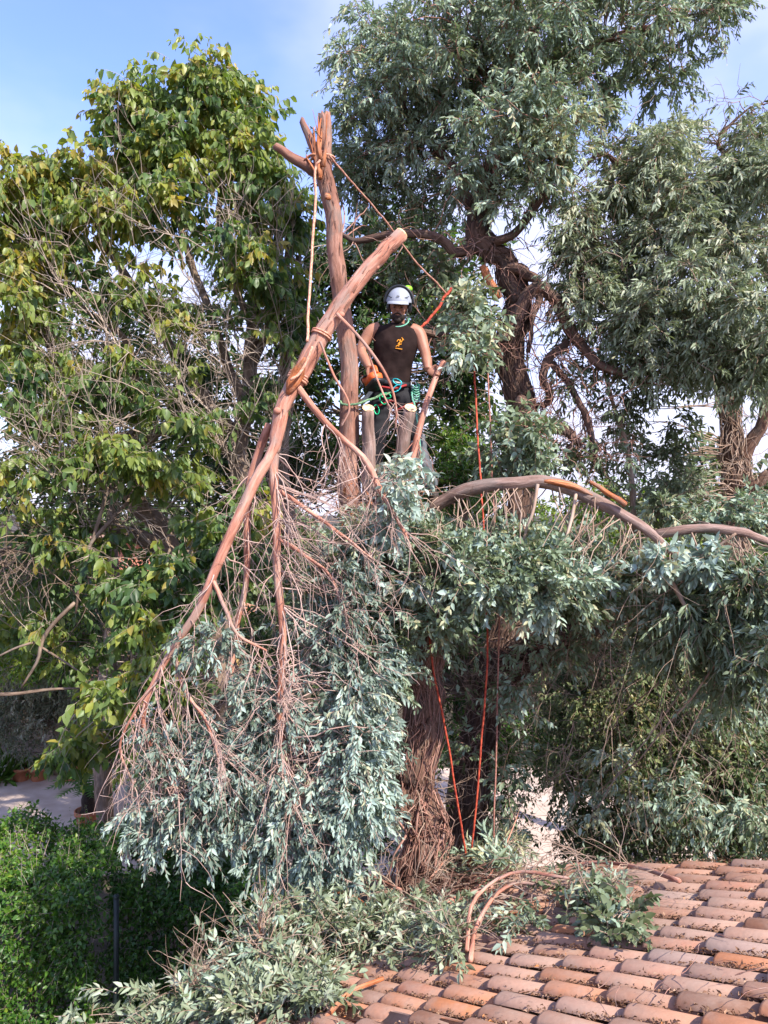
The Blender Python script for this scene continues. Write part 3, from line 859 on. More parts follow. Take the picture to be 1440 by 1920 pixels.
# torn wood at the top: splinters
g = Geo()
for (x0, y0, x1, y1, w) in ((600, 330, 597, 250, 5), (594, 320, 588, 238, 4), (602, 300, 602, 222, 5), (606, 312, 613, 214, 4), (598, 285, 586, 205, 1.6), (592, 290, 570, 300, 4),
                            (590, 320, 574, 290, 3.5), (596, 270, 596, 218, 3), (604, 260, 592, 236, 1.5), (590, 300, 578, 255, 1.5), (600, 335, 600, 300, 6), (597, 305, 604, 240, 4)):
    p0, p1 = P(x0, y0, 6.38), P(x1, y1, 6.39 + random.uniform(0, .05))
    md = (p0 + p1) / 2 + rng.normal(0, .012, 3)
    g.tube(spline([p0, md, p1], 6), np.linspace(w, w * .25, 6) * 6.4 / F, 5, .2)
tag(g.obj('splintered_wood', M['wood_torn'], euc), kind='stuff')
# small torn knot on the pole, hanging bark flakes
g = Geo()
g.tube(spline([P(608, 372, 6.37), P(614, 368, 6.36), P(620, 374, 6.38)], 6), np.array([2, 5, 6, 5, 4, 2]) * 6.4 / F, 6, .3)
g.obj('torn_knot', M['wood_torn'], euc)
g = Geo()
for _ in range(60):
    i = random.randrange(4, 40); a_ = random.uniform(-2.6, -.4)
    c = q_po[i] + np.array([math.cos(a_), math.sin(a_), 0]) * r_po[i] * 1.03
    l = random.uniform(.03, .11); w = random.uniform(.003, .009)
    o_ = np.array([math.cos(a_), math.sin(a_), 0]); s_ = np.array([-o_[1], o_[0], 0])
    t_ = np.array([0, 0, -1]) * l + o_ * random.uniform(.004, .03) + s_ * random.uniform(-.02, .02)
    g.add([c - s_ * w, c + s_ * w, c + t_ + s_ * w * .4, c + t_ - s_ * w * .4], [[0, 1, 2, 3]], bark=rng.uniform(0, 9, (4, 3)))
tag(g.obj('bark_flakes', M['bark_smooth'], euc), kind='stuff')
# sawn stubs with cut faces
for pts in ([(694, 935, 17, 6.45), (692, 850, 14, 6.42), (690, 770, 13, 6.4)], [(728, 940, 17, 6.5), (745, 875, 15, 6.46), (757, 820, 14, 6.42), (769, 769, 13, 6.38)]):
    q, r = limb(euc, pts, 'bark_arch', 'sawn_stub', n=14, sides=14, wob=.05)
    ax_ = unit(unit(q[-1] - q[-2]) + np.array([.1, -.85, .0]))
    b1 = unit(np.cross(ax_, [0, 1, 0])); b2 = np.cross(ax_, b1)
    an = np.linspace(0, 6.283, 16, endpoint=False)
    cap_c = q[-1] + ax_ * .028
    ring = cap_c + (np.cos(an)[:, None] * b1 + np.sin(an)[:, None] * b2) * r[-1] * rng.uniform(.9, 1.02, (16, 1))
    ring2 = ring * .4 + (q[-1] - unit(q[-1] - q[-2]) * .03) * .6
    V = np.vstack([ring, cap_c + ax_ * .004, ring2])
    i0 = np.arange(16); j0 = (i0 + 1) % 16
    gg = Geo(); gg.add(V, np.stack([i0 + 17, j0 + 17, j0, i0], 1), np.stack([i0, j0, np.full(16, 16)], 1))
    gg.obj('cut_face', M['wood_cut'], euc, smooth=False)
g = Geo()
for k in range(26):
    x0 = random.uniform(640, 790); y0 = random.uniform(915, 960)
    p0 = P(x0, y0, 6.35 + random.uniform(-.1, .1)); p1 = p0 + np.array([random.uniform(-.1, .1), random.uniform(-.08, .0), random.uniform(-.3, .12)])
    g.tube(spline([p0, (p0 + p1) / 2 + rng.normal(0, .02, 3), p1], 6), np.linspace(.011, .004, 6) * random.uniform(.5, 1.3), 5, .2)
tag(g.obj('bark_strips', M['wood_torn'], euc), kind='stuff')
# the arched limb and its fork
q_ar, r_ar = limb(euc, [(745, 1000, 20, 6.5), (790, 968, 16, 6.45), (828, 942, 13.5, 6.35), (880, 918, 14, 6.25), (950, 906, 13.5, 6.15), (1020, 906, 14, 6.1), (1085, 922, 13.5, 6.05), (1150, 955, 12.5, 6.0), (1210, 990, 11, 5.95), (1255, 1030, 8, 5.9), (1310, 1062, 6, 5.9), (1370, 1085, 5, 5.9), (1420, 1130, 3, 5.9)],
                  'bark_arch', 'arched_limb', n=50, sides=14, wob=.05)
q_fo, r_fo = limb(euc, [(1228, 1003, 9, 5.94), (1270, 995, 9, 5.9), (1330, 991, 8.5, 5.85), (1390, 998, 8, 5.8), (1425, 1010, 7, 5.78), (1470, 1030, 4, 5.8)], 'bark_arch', 'limb', n=22, wob=.06)
limb(euc, [(1172, 946, 6, 5.93), (1140, 924, 5, 5.9), (1106, 903, 3.5, 5.86)], 'wood_torn', 'split_stub', n=10)
g = Geo()
q, r = path([(1020, 903, 2, 6.03), (1055, 908, 5, 6.02), (1085, 918, 4, 6.0), (1110, 930, 1.5, 6.0)], n=12)
g.tube(q + np.array([0, -.012, .004]), r, 7, .3); g.obj('torn_bark_patch', M['wood_torn'], euc)
q_a1, _ = limb(euc, [(1235, 1020, 6, 5.9), (1245, 1060, 5, 5.85), (1268, 1110, 4.5, 5.8), (1290, 1145, 3, 5.8)], 'twig_dry', 'limb', n=12, sides=6)
q_a2, _ = limb(euc, [(1080, 925, 3.6, 6.0), (1068, 980, 3.2, 5.95), (1050, 1040, 2.8, 5.9), (1035, 1085, 2, 5.9)], 'twig_dry', 'limb', n=12, sides=6)
q_a3, _ = limb(euc, [(1008, 908, 3.6, 6.05), (1000, 960, 3, 6.0), (985, 1000, 2.6, 6), (975, 1040, 2, 6)], 'twig_dry', 'limb', n=12, sides=6)
q_a4, _ = limb(euc, [(1275, 1090, 3.5, 5.8), (1320, 1045, 3.0, 5.72), (1380, 1000, 2.2, 5.65)], 'twig_dry', 'limb', n=12, sides=6)
tgeo = Geo()
arch_src = np.vstack([q_ar[12:34], q_fo[4:14]])
branchlets(tgeo, arch_src, 48, .8, .006, lambda n, p: np.stack([rng.normal(0, .25, n), rng.normal(-.1, .3, n), -rng.uniform(.5, 1.2, n)], 1), sub=1, grav=.04)
branchlets(tgeo, np.vstack([q_tr[-20:]]), 80, .8, .007, lambda n, p: np.stack([rng.normal(0, .9, n), rng.normal(-.5, .4, n), rng.normal(-.3, .5, n)], 1), sub=1, grav=.05)
branchlets(tgeo, q_tr[28:-12], 80, .45, .006, lambda n, p: np.stack([rng.normal(0, .9, n), rng.normal(-.5, .5, n), rng.normal(-.1, .5, n)], 1), sub=1, grav=.03, jit=.12)
f_euc = Fol(euc, 'euc', nparts=300, twig_mat='twig_dry')
main_vols = [(1050, 1050, 6.2, 140, 60, .45, 20, .62), (905, 1050, 6.1, 130, 60, .4, 20, .62), (770, 1040, 6.2, 120, 60, .4, 18, .6), (650, 1090, 6.3, 90, 90, .4, 14, .5),
             (950, 1085, 6.0, 170, 40, .45, 22, .6), (1200, 1105, 6.35, 140, 55, .4, 24, .55), (1350, 1130, 6.3, 110, 70, .4, 22, .55), (1420, 1150, 5.6, 60, 120, .4, 14, .5),
             (1070, 1110, 6.1, 100, 35, .4, 10, .55), (1270, 1190, 6.4, 90, 50, .4, 9, .5), (700, 1010, 6.1, 70, 50, .3, 8, .5), (640, 1190, 6.3, 70, 80, .4, 10, .5), (1320, 960, 7.0, 110, 40, .3, 8, .6),
             (1410, 975, 7.0, 50, 30, .3, 6, .6), (800, 1150, 6.0, 50, 40, .2, 7, .6), (735, 1230, 6.1, 30, 60, .2, 7, .55), (1385, 1230, 6.0, 80, 80, .5, 12, .5), (700, 1130, 6.3, 60, 100, .3, 10, .5)]
f_euc.clumps(main_vols, rc=.2, per=13, tl=.2, limbs=[q_ar[6:], q_fo, q_tr[40:]], limb_geo=tgeo, k=13, lL=.068, lW=.42, hang=.25, droop=.3, br=.003, along=.8, spread=.65, rise=0, tsd=.24, conn=.35)
f_euc.clumps([(1395, 1160, 5.8, 70, 110, .3, 16, .45), (1300, 1150, 6.0, 80, 50, .3, 8, .5)], rc=.2, per=14, tl=.26, limbs=[q_ar[20:], q_fo], limb_geo=tgeo, k=11, lL=.115, lW=.2, hang=.9, droop=.5, br=.003, rise=0, conn=.5)
f_euc.clumps([(1240, 1210, 6.5, 60, 35, .3, 5, .55), (1390, 1300, 6.2, 60, 90, .4, 13, .5), (1350, 1500, 6.9, 100, 60, .4, 10, .6), (1230, 1490, 7.2, 60, 40, .3, 5, .72), (1110, 1520, 7.3, 40, 30, .3, 4, .8), (1420, 1560, 6.6, 40, 50, .3, 7, .6), (1150, 1430, 7.4, 30, 30, .2, 2, .8)],
             rc=.18, per=10, tl=.22, limbs=[q_ar[20:], q_fo], limb_geo=tgeo, k=11, lL=.066, lW=.4, hang=.6, droop=.6, br=.003, along=.8, spread=.65, rise=0, conn=.2)
branchlets(tgeo, np.vstack([q_ar[24:36] - [0, -.3, .2], q_fo - [0, -.3, .2]]), 40, 1.4, .005, lambda n, p: np.stack([rng.normal(0, .3, n), rng.normal(.1, .3, n), -rng.uniform(.6, 1.2, n)], 1), sub=1, grav=.04, subn=3)
branchlets(tgeo, np.array([P(random.uniform(990, 1435), random.uniform(1180, 1500), random.uniform(6.6, 7.2)) for _ in range(120)]), 80, .6, .0036, lambda n, p: np.stack([rng.normal(0, .4, n), rng.normal(-.1, .25, n), -rng.uniform(.2, 1.2, n)], 1), sub=1, subn=3, grav=.03, jit=.08)
f_yng = Fol(euc, 'euc_pale', nparts=60, twig_mat='twig_dry', name='young_foliage')
f_yng.clumps([(1000, 1120, 5.85, 60, 28, .15, 7, .8), (745, 1000, 5.95, 40, 30, .15, 5, .75), (860, 1050, 5.85, 50, 28, .15, 6, .75), (900, 1110, 5.85, 40, 22, .15, 5, .8), (1240, 1055, 5.7, 40, 18, .1, 4, .75), (1330, 1060, 5.7, 50, 20, .1, 4, .7), (790, 1090, 5.95, 40, 25, .15, 4, .7), (1120, 1090, 5.9, 50, 25, .15, 4, .7), (650, 1150, 6.1, 40, 40, .15, 4, .65)],
             rc=.12, per=9, tl=.15, limbs=[q_ar[6:], q_fo, q_tr[40:]], limb_geo=tgeo, k=9, lL=.082, lW=.5, hang=.35, droop=.3, br=.003, along=.7, spread=.7, rise=0, conn=.5)
tag(tgeo.obj('twig', M['twig_dry'], euc), kind='stuff')
g = Geo()
vine_tangle(g, q_tr[12:72], r_tr[12:72], 230, rad=.003, lift=(0, .03))
vine_tangle(g, q_tr[12:34], r_tr[12:34], 90, rad=.003, lift=(0, .025), span=.6)
vine_tangle(g, q_tr[12:60], r_tr[12:60], 34, rad=.0075, lift=(0.01, .10), span=.5)
tag(g.obj('dry_vine', M['twig_red'], euc), kind='stuff')

# ================================================================== SECOND EUCALYPTUS (BEHIND)
eub = thing('eucalyptus_tree', P(900, 1620, 7.6) * np.array([1, 1, 0]), 'tall eucalyptus with twisted shaggy trunk and dense crown above the climber', 'tree')
q_b, r_b = limb(eub, [(875, 1990, 36, 7.4), (882, 1700, 30, 7.4), (890, 1500, 26, 7.4), (904, 1380, 25, 7.4), (932, 1260, 24, 7.5), (965, 1080, 22, 7.7), (976, 900, 24, 7.8), (970, 760, 24, 7.8), (962, 640, 25, 7.8), (966, 570, 22, 7.8), (938, 490, 18, 7.8), (900, 440, 20, 7.8), (888, 390, 17, 7.9), (925, 310, 18, 8), (985, 200, 16, 8), (995, 110, 12, 8), (1010, 0, 8, 8)],
                'bark_shaded', 'trunk', n=120, sides=38, wob=.08, ridge=.05)
q_b2, r_b2 = limb(eub, [(920, 1290, 20, 7.4), (980, 1235, 23, 7.2), (1050, 1195, 22, 7.1), (1110, 1170, 18, 7.0), (1180, 1150, 14, 7.0), (1260, 1150, 8, 7)], 'bark_shaded', 'limb', n=24, sides=14, wob=.1)
bl = [q_b[58:]]
for pts in ([(960, 640, 16, 7.8), (985, 560, 14, 7.7), (1010, 540, 13, 7.7), (1040, 560, 11, 7.7), (1065, 620, 10, 7.7), (1110, 680, 9, 7.6), (1160, 700, 8, 7.6), (1210, 720, 6, 7.6)],
            [(1065, 640, 9, 7.7), (1030, 670, 8, 7.7), (1020, 710, 7.5, 7.7), (1035, 740, 7, 7.7), (1020, 760, 6, 7.7), (1000, 760, 4, 7.7)],
            [(1035, 680, 7, 7.7), (1062, 720, 7, 7.65), (1090, 760, 6.5, 7.6), (1108, 800, 6, 7.6), (1115, 860, 4, 7.6)],
            [(905, 440, 11, 7.8), (940, 450, 9, 7.7), (985, 415, 8, 7.6), (1005, 385, 8, 7.6), (1030, 340, 6, 7.6)],
            [(950, 500, 13, 7.8), (985, 510, 11, 7.7), (1010, 535, 9, 7.7), (1000, 600, 5, 7.6), (990, 660, 4, 7.6)],
            [(900, 460, 11, 7.8), (850, 470, 10, 7.7), (800, 445, 9, 7.6), (740, 440, 7, 7.6), (680, 450, 6, 7.7), (640, 440, 4, 7.7)],
            [(960, 630, 9, 7.7), (900, 640, 8, 7.5), (840, 632, 7, 7.4), (790, 622, 5, 7.3)],
            [(890, 400, 12, 7.9), (840, 320, 9, 8.1), (780, 230, 7, 8.2), (720, 140, 5, 8.2), (690, 60, 3, 8.2)],
            [(990, 170, 10, 8), (1060, 110, 9, 7.9), (1150, 70, 7, 7.9), (1260, 40, 5, 8), (1340, 20, 3, 8)],
            [(950, 290, 10, 8), (1020, 280, 9, 7.7), (1060, 300, 6, 7.5)],
            [(985, 210, 9, 8), (900, 120, 8, 7.9), (850, 40, 6, 7.9), (830, -40, 4, 7.9)],
            [(970, 750, 14, 7.7), (1000, 790, 12, 7.6), (1040, 800, 12, 7.6), (1090, 830, 6, 7.6)]):
    q, r = limb(eub, pts, 'bark_shaded', 'limb', n=22, sides=9, wob=.1); bl.append(q)
# torn orange wood patch on the trunk
g = Geo(); q, r = path([(905, 500, 6, 7.6), (920, 530, 12, 7.56), (935, 560, 8, 7.56)], n=8); g.tube(q, r, 8, .25); g.obj('torn_wood_patch', M['wood_torn'], eub)
g = Geo(); q, r = path([(930, 280, 7, 7.8), (932, 310, 10, 7.8), (928, 335, 6, 7.8)], n=8); g.tube(q, r, 8, .25); g.obj('bare_wood_patch', M['bark_pale'], eub)
tg2 = Geo()
# fine hanging branchwork against the sky, and brown twigs round the lower fork
branchlets(tg2, np.vstack(bl[1:4] + bl[12:13]), 75, .55, .0075, lambda n, p: np.stack([rng.normal(.15, .5, n), rng.normal(0, .4, n), -rng.uniform(.1, 1.1, n)], 1), sub=1, subn=5, grav=.05, jit=.13)
nest = Geo()
branchlets(nest, np.vstack([q_b[14:38], q_b2[:18], q_b2[:18]]) - np.array([0, .12, 0]), 230, .5, .005, lambda n, p: rand_unit(n) * [1, .5, 1] + [0, -.4, 0], sub=1, subn=4, grav=.02, jit=.14)
tag(nest.obj('twig_nest', M['twig_dry'], eub), kind='stuff')
f_eub = Fol(eub, 'euc', nparts=300, twig_mat='twig_red')
crown = [(700, 110, 8.2, 70, 90, .6, 20, 0.82), (760, 220, 8.2, 110, 110, .7, 34, 0.70), (700, 260, 8.3, 70, 90, .5, 16, 0.60), (850, 110, 7.8, 140, 120, .8, 46, 0.60), (1000, 50, 7.6, 140, 100, .8, 44, 0.52), (1140, 50, 7.8, 150, 100, .8, 40, 0.55),
         (1290, 40, 8, 95, 80, .6, 20, 0.58), (1200, 150, 8, 90, 50, .6, 13, 0.52), (950, 280, 7.3, 110, 110, .5, 32, 0.76), (1030, 240, 7.3, 80, 90, .5, 22, 0.80), (670, 380, 8.6, 50, 90, .5, 12, 0.46),
         (790, 350, 8.5, 100, 60, .6, 18, 0.48), (880, 330, 8.3, 60, 70, .5, 10, 0.50), (760, 60, 8.2, 60, 60, .5, 12, 0.70), (1080, 160, 7.8, 90, 70, .5, 14, 0.58), (900, 200, 8.2, 90, 80, .5, 12, 0.50), (1040, 330, 7.6, 50, 50, .3, 7, 0.60),
         (640, 300, 8.8, 40, 60, .4, 6, 0.50), (1000, -40, 7.8, 250, 60, .8, 20, 0.55)]
crown = [v[:6] + (max(3, int(v[6] * .85)),) + v[7:] for v in crown]
f_eub.clumps(crown, rc=.18, per=13, tl=.25, limbs=bl, limb_geo=tg2, k=13, lL=.08, lW=.31, hang=.45, droop=.45, br=.004, along=.8, spread=.65)
f_eub.clumps([(1110, 640, 7.7, 70, 50, .3, 4, .25), (1060, 740, 7.7, 60, 70, .3, 3, .25), (1150, 740, 7.7, 70, 60, .3, 6, .25), (1100, 850, 7.7, 80, 40, .3, 10, .3), (1190, 680, 7.7, 50, 40, .3, 5, .3)], rc=.2, per=8, tl=.24, limbs=bl, limb_geo=tg2, k=9, lL=.085, lW=.34, hang=.6, br=.003)
f_eub.clumps([(955, 1310, 6.7, 60, 50, .2, 6, .5), (865, 1235, 6.75, 40, 50, .2, 5, .5), (1010, 1230, 6.7, 60, 30, .2, 6, .55), (970, 1450, 6.8, 40, 50, .2, 4, .5), (870, 1400, 6.9, 30, 60, .15, 3, .45), (1080, 1200, 6.7, 50, 25, .2, 4, .55)], rc=.15, per=8, tl=.2, limbs=[q_b[14:38], q_b2], limb_geo=tg2, k=10, lL=.066, lW=.42, hang=.5, br=.003, along=.8, spread=.65, rise=0, conn=.5)
f_eub.clumps([(893, 600, 6.9, 32, 55, .25, 6, .75), (895, 675, 6.8, 45, 20, .2, 3, .65), (985, 830, 7.0, 70, 50, .3, 10, .6), (960, 870, 7, 80, 20, .3, 6, .6), (870, 560, 7.3, 40, 40, .3, 5, .45), (790, 500, 8, 60, 50, .4, 7, .3), (820, 590, 8.2, 50, 40, .3, 5, .3)], rc=.17, per=11, tl=.2, limbs=bl, limb_geo=tg2, k=9, lL=.09, lW=.42, hang=.4, br=.003)
branchlets(tg2, np.vstack(bl), 260, .6, .007, lambda n, p: np.stack([rng.normal(0, .6, n), rng.normal(-.2, .6, n), rng.normal(-.3, .7, n)], 1), sub=1, grav=.05, jit=.1)
tag(tg2.obj('twig', M['twig_red'], eub), kind='stuff')
g = Geo()
vine_tangle(g, q_b[7:40], r_b[7:40], 240, rad=.0036, lift=(0, .05))
vine_tangle(g, q_b2[:16], r_b2[:16], 340, rad=.0034, lift=(0, .07))
vine_tangle(g, q_b[40:78], r_b[40:78], 90, rad=.0034, lift=(0, .03))
tag(g.obj('dry_vine', M['bark_shaded'], eub), kind='stuff')

# ================================================================== THIRD EUCALYPTUS (RIGHT)
eur = thing('eucalyptus_tree', P(1380, 1600, 8.8) * np.array([1, 1, 0]), 'silvery eucalyptus with forked brown trunk beside the roof, crown full of grey leaves', 'tree')
q_r, r_r = limb(eur, [(1376, 1830, 34, 8.8), (1378, 1400, 32, 8.8), (1376, 1050, 30, 8.8), (1385, 930, 26, 8.8), (1372, 860, 15, 8.8), (1364, 760, 13, 8.8), (1360, 640, 12, 8.7), (1330, 480, 9, 8.4), (1290, 340, 6, 8.2)], 'bark_shaded', 'trunk', n=46, sides=14, wob=.08)
rl = [q_r[20:]]
for pts in ([(1388, 920, 16, 8.8), (1405, 850, 14, 8.8), (1430, 780, 12, 8.7), (1470, 650, 9, 8.5), (1430, 480, 6, 8)], [(1385, 930, 10, 8.7), (1420, 905, 11, 8.6), (1460, 870, 9, 8.6)], [(1362, 700, 8, 8.7), (1250, 560, 7, 8), (1150, 460, 5, 7.8), (1080, 520, 3, 7.8)],
            [(1340, 520, 7, 8.4), (1240, 380, 6, 8), (1150, 300, 5, 7.9), (1120, 290, 4, 7.9), (1090, 320, 3, 7.8)], [(1330, 480, 5, 8.4), (1360, 310, 5, 8.1), (1345, 265, 4, 8), (1400, 205, 2, 8), (1435, 195, 1.5, 8)]):
    q, r = limb(eur, pts, 'bark_old', 'limb', n=20, sides=9, wob=.08); rl.append(q)
tg3 = Geo()
f_eur = Fol(eur, 'euc_grey', nparts=300, twig_mat='twig_dry')
f_eur.clumps([(1180, 340, 8, 90, 60, .6, 20, 0.68), (1300, 330, 7.8, 130, 90, .7, 36, 0.68), (1400, 400, 7.5, 90, 120, .7, 30, 0.68), (1150, 440, 7.8, 110, 90, .6, 32, 0.63), (1260, 500, 7.5, 140, 120, .7, 44, 0.70), (1100, 550, 7.8, 80, 60, .4, 14, 0.58),
              (1390, 600, 7.3, 90, 120, .6, 32, 0.68), (1240, 640, 7.5, 100, 60, .5, 20, 0.63), (1160, 590, 7.6, 90, 60, .5, 14, 0.63), (1420, 690, 7.4, 60, 50, .4, 10, 0.63),
              (1420, 300, 7.8, 50, 50, .5, 8, 0.63), (1330, 620, 7.5, 80, 90, .5, 18, 0.63), (1390, 660, 7.4, 70, 40, .4, 10, 0.58), (1070, 470, 8.1, 40, 90, .4, 9, 0.48), (1250, 275, 8.1, 90, 25, .4, 6, 0.83)],
             rc=.18, per=13, tl=.25, wisp=.45, limbs=rl, limb_geo=tg3, k=13, lL=.082, lW=.27, hang=.5, droop=.45, br=.004, along=.8, spread=.65)
f_eur.clumps([(1230, 820, 8.6, 70, 90, .4, 9, .38), (1270, 900, 8.4, 50, 60, .4, 9, .45), (1180, 760, 8.4, 50, 60, .3, 6, .3), (1200, 900, 8.6, 90, 40, .4, 6, .45), (1270, 700, 8.4, 60, 40, .3, 6, .35), (1290, 970, 8, 90, 30, .4, 8, .6)], rc=.2, per=13, tl=.24, limbs=rl, limb_geo=tg3, k=9, lL=.09, lW=.34, hang=.6, br=.003)
sp0 = np.array([P(x_, y_, 8) for x_, y_ in ((1345, 265), (1370, 235), (1400, 210), (1430, 200), (1440, 215), (1360, 290))])
branchlets(tg3, sp0, 14, .35, .004, lambda n, p: np.stack([rng.normal(.2, .5, n), rng.normal(0, .4, n), rng.normal(.3, .5, n)], 1), jit=.08)
f_eur.twigs(sp0[rng.integers(0, 6, 14)], rand_unit(14), .3, k=5, lL=.09, lW=.3, tint=np.full(14, .3))
branchlets(tg3, np.vstack(rl), 220, .6, .006, lambda n, p: np.stack([rng.normal(0, .7, n), rng.normal(-.2, .6, n), rng.normal(-.2, .7, n)], 1), sub=1, grav=.05, jit=.1)
# hanging ivy-wrapped stem between the two trunks
iv, ivr = path([(1120, 650, 3, 8.3), (1150, 760, 4, 8.3), (1180, 860, 5, 8.3), (1190, 1000, 6, 8.3)], n=20)
tg3.tube(iv, ivr, 6, .1)
branchlets(tg3, iv, 60, .5, .004, lambda n, p: np.stack([rng.normal(0, .6, n), rng.normal(0, .4, n), -rng.uniform(.1, 1, n)], 1), sub=1, grav=.06, jit=.12)
tag(tg3.obj('twig', M['twig_dry'], eur), kind='stuff')
g = Geo(); vine_tangle(g, q_r[12:32], r_r[12:32], 130, rad=.0045, lift=(0, .06)); tag(g.obj('dry_vine', M['twig_dry'], eur), kind='stuff')

# ================================================================== BROADLEAF TREE (LEFT)
fic = thing('broadleaf_tree', P(400, 1500, 9.6) * np.array([1, 1, 0]), 'large broadleaf tree with drooping glossy green leaves and tangled bare grey branches', 'tree')
fl = []
q, r = limb(fic, [(420, 1790, 44, 9.6), (425, 1500, 40, 9.6), (410, 1250, 36, 9.6), (370, 1090, 30, 9.6), (320, 1035, 22, 9.6), (270, 960, 17, 9.6), (235, 880, 15, 9.5)], 'bark_grey', 'trunk', n=40, sides=14, wob=.06); fl.append(q[14:])
for pts in ([(400, 1150, 24, 9.6), (440, 1010, 20, 9.6), (458, 880, 17, 9.6), (466, 760, 15, 9.6), (468, 640, 13, 9.6), (480, 500, 10, 9.6), (470, 360, 7, 9.6), (440, 260, 4, 9.6)],
            [(400, 1130, 20, 9.6), (300, 1020, 16, 9.5), (210, 985, 13, 9.3), (130, 1000, 10, 9), (40, 1020, 7, 8.8), (-40, 1050, 4, 8.6)],
            [(330, 1040, 15, 9.6), (260, 930, 12, 9.5), (210, 840, 10, 9.4), (150, 740, 9, 9.3), (90, 620, 7, 9.2), (60, 480, 5, 9.1)],
            [(458, 880, 13, 9.6), (400, 810, 11, 9.5), (330, 800, 9, 9.3), (270, 830, 7.5, 9.2), (200, 890, 5, 9), (120, 900, 3.5, 8.8)],
            [(455, 860, 12, 9.6), (390, 740, 11, 9.6), (300, 620, 9, 9.5), (220, 500, 7, 9.4), (170, 400, 4, 9.3)],
            [(460, 780, 10, 9.6), (420, 640, 9, 9.5), (360, 500, 7, 9.4), (320, 340, 5, 9.4), (300, 260, 3, 9.4)],
            [(466, 700, 9, 9.6), (520, 560, 8, 9.7), (540, 440, 6, 9.7), (520, 320, 4, 9.7)],
            [(470, 600, 8, 9.6), (420, 450, 6, 9.5), (410, 300, 4, 9.5), (400, 200, 2.5, 9.5)],
            [(545, 1010, 15, 9.9), (535, 900, 13, 9.9), (530, 780, 12, 9.9), (550, 640, 9, 9.9), (560, 480, 6, 9.9)],
            [(260, 940, 9, 9.4), (180, 900, 7, 9.2), (100, 830, 6, 9), (20, 790, 4, 8.8)],
            [(240, 880, 9, 9.4), (260, 760, 8, 9.4), (230, 640, 6, 9.3), (130, 560, 4, 9.2)],
            [(350, 1060, 8, 9), (310, 1100, 6, 8.6), (280, 1150, 5, 8), (250, 1200, 4, 7.7), (245, 1300, 3, 7.6)]):
    q, r = limb(fic, pts, 'bark_grey', 'limb', n=26, sides=9, wob=.07); fl.append(q)
tgf = Geo()
inner = np.vstack(fl[1:])
inner = inner[inner[:, 2] > CAMZ - .6]
mid = inner[(inner[:, 0] / inner[:, 1] * F + 720 > 130) & (960 - (inner[:, 2] - CAMZ) / inner[:, 1] * F > 490)]
branchlets(tgf, mid - np.array([0, .5, 0]), 250, 1.05, .009, lambda n, p: np.stack([rng.normal(-.3, .45, n), rng.normal(-.25, .35, n), rng.normal(.75, .35, n)], 1), sub=1, subn=5, sublen=.5, jit=.06)
branchlets(tgf, inner, 130, .9, .009, lambda n, p: np.stack([rng.normal(-.1, .55, n), rng.normal(-.3, .45, n), rng.normal(.45, .45, n)], 1), sub=1, subn=4, sublen=.5, jit=.09)
# drooping dead branches low on the left
low_src, _ = path([(210, 985, 8, 9.2), (150, 1000, 6, 9), (80, 1015, 5, 8.8), (0, 1030, 4, 8.6), (250, 975, 6, 9.2)], n=20)
dead = Geo()
branchlets(dead, low_src, 46, 1.35, .010, lambda n, p: np.stack([rng.normal(-.3, .45, n), rng.normal(-.3, .25, n), rng.normal(-.38, .35, n)], 1), sub=1, subn=6, sublen=.5, jit=.09, grav=.03)
for pts in ([(205, 900, 4, 8.8), (190, 960, 4, 8.7), (165, 1040, 3.6, 8.6), (150, 1090, 3.2, 8.5), (142, 1150, 2, 8.5)], [(250, 930, 4, 8.9), (200, 985, 4, 8.7), (170, 1020, 3.4, 8.6), (160, 1060, 3, 8.6)],
            [(140, 1130, 4, 8.5), (105, 1165, 4, 8.5), (80, 1200, 4, 8.5), (70, 1240, 3, 8.5), (40, 1290, 2, 8.5)], [(-30, 1303, 3.4, 8.4), (30, 1301, 3.4, 8.4), (90, 1293, 3, 8.5), (160, 1290, 1.6, 8.6)], [(80, 1200, 3, 8.5), (30, 1215, 2.4, 8.4), (-20, 1240, 2, 8.4)], [(80, 1215, 2.6, 8.5), (120, 1240, 2, 8.5), (150, 1260, 1.5, 8.5)]):
    q, r = path(pts, n=14); dead.tube(q, r, 6, .08)
tag(dead.obj('dead_branches', M['bark_grey'], fic), kind='stuff')
f_fic = Fol(fic, 'ficus', nparts=300, twig_mat='twig_grey')
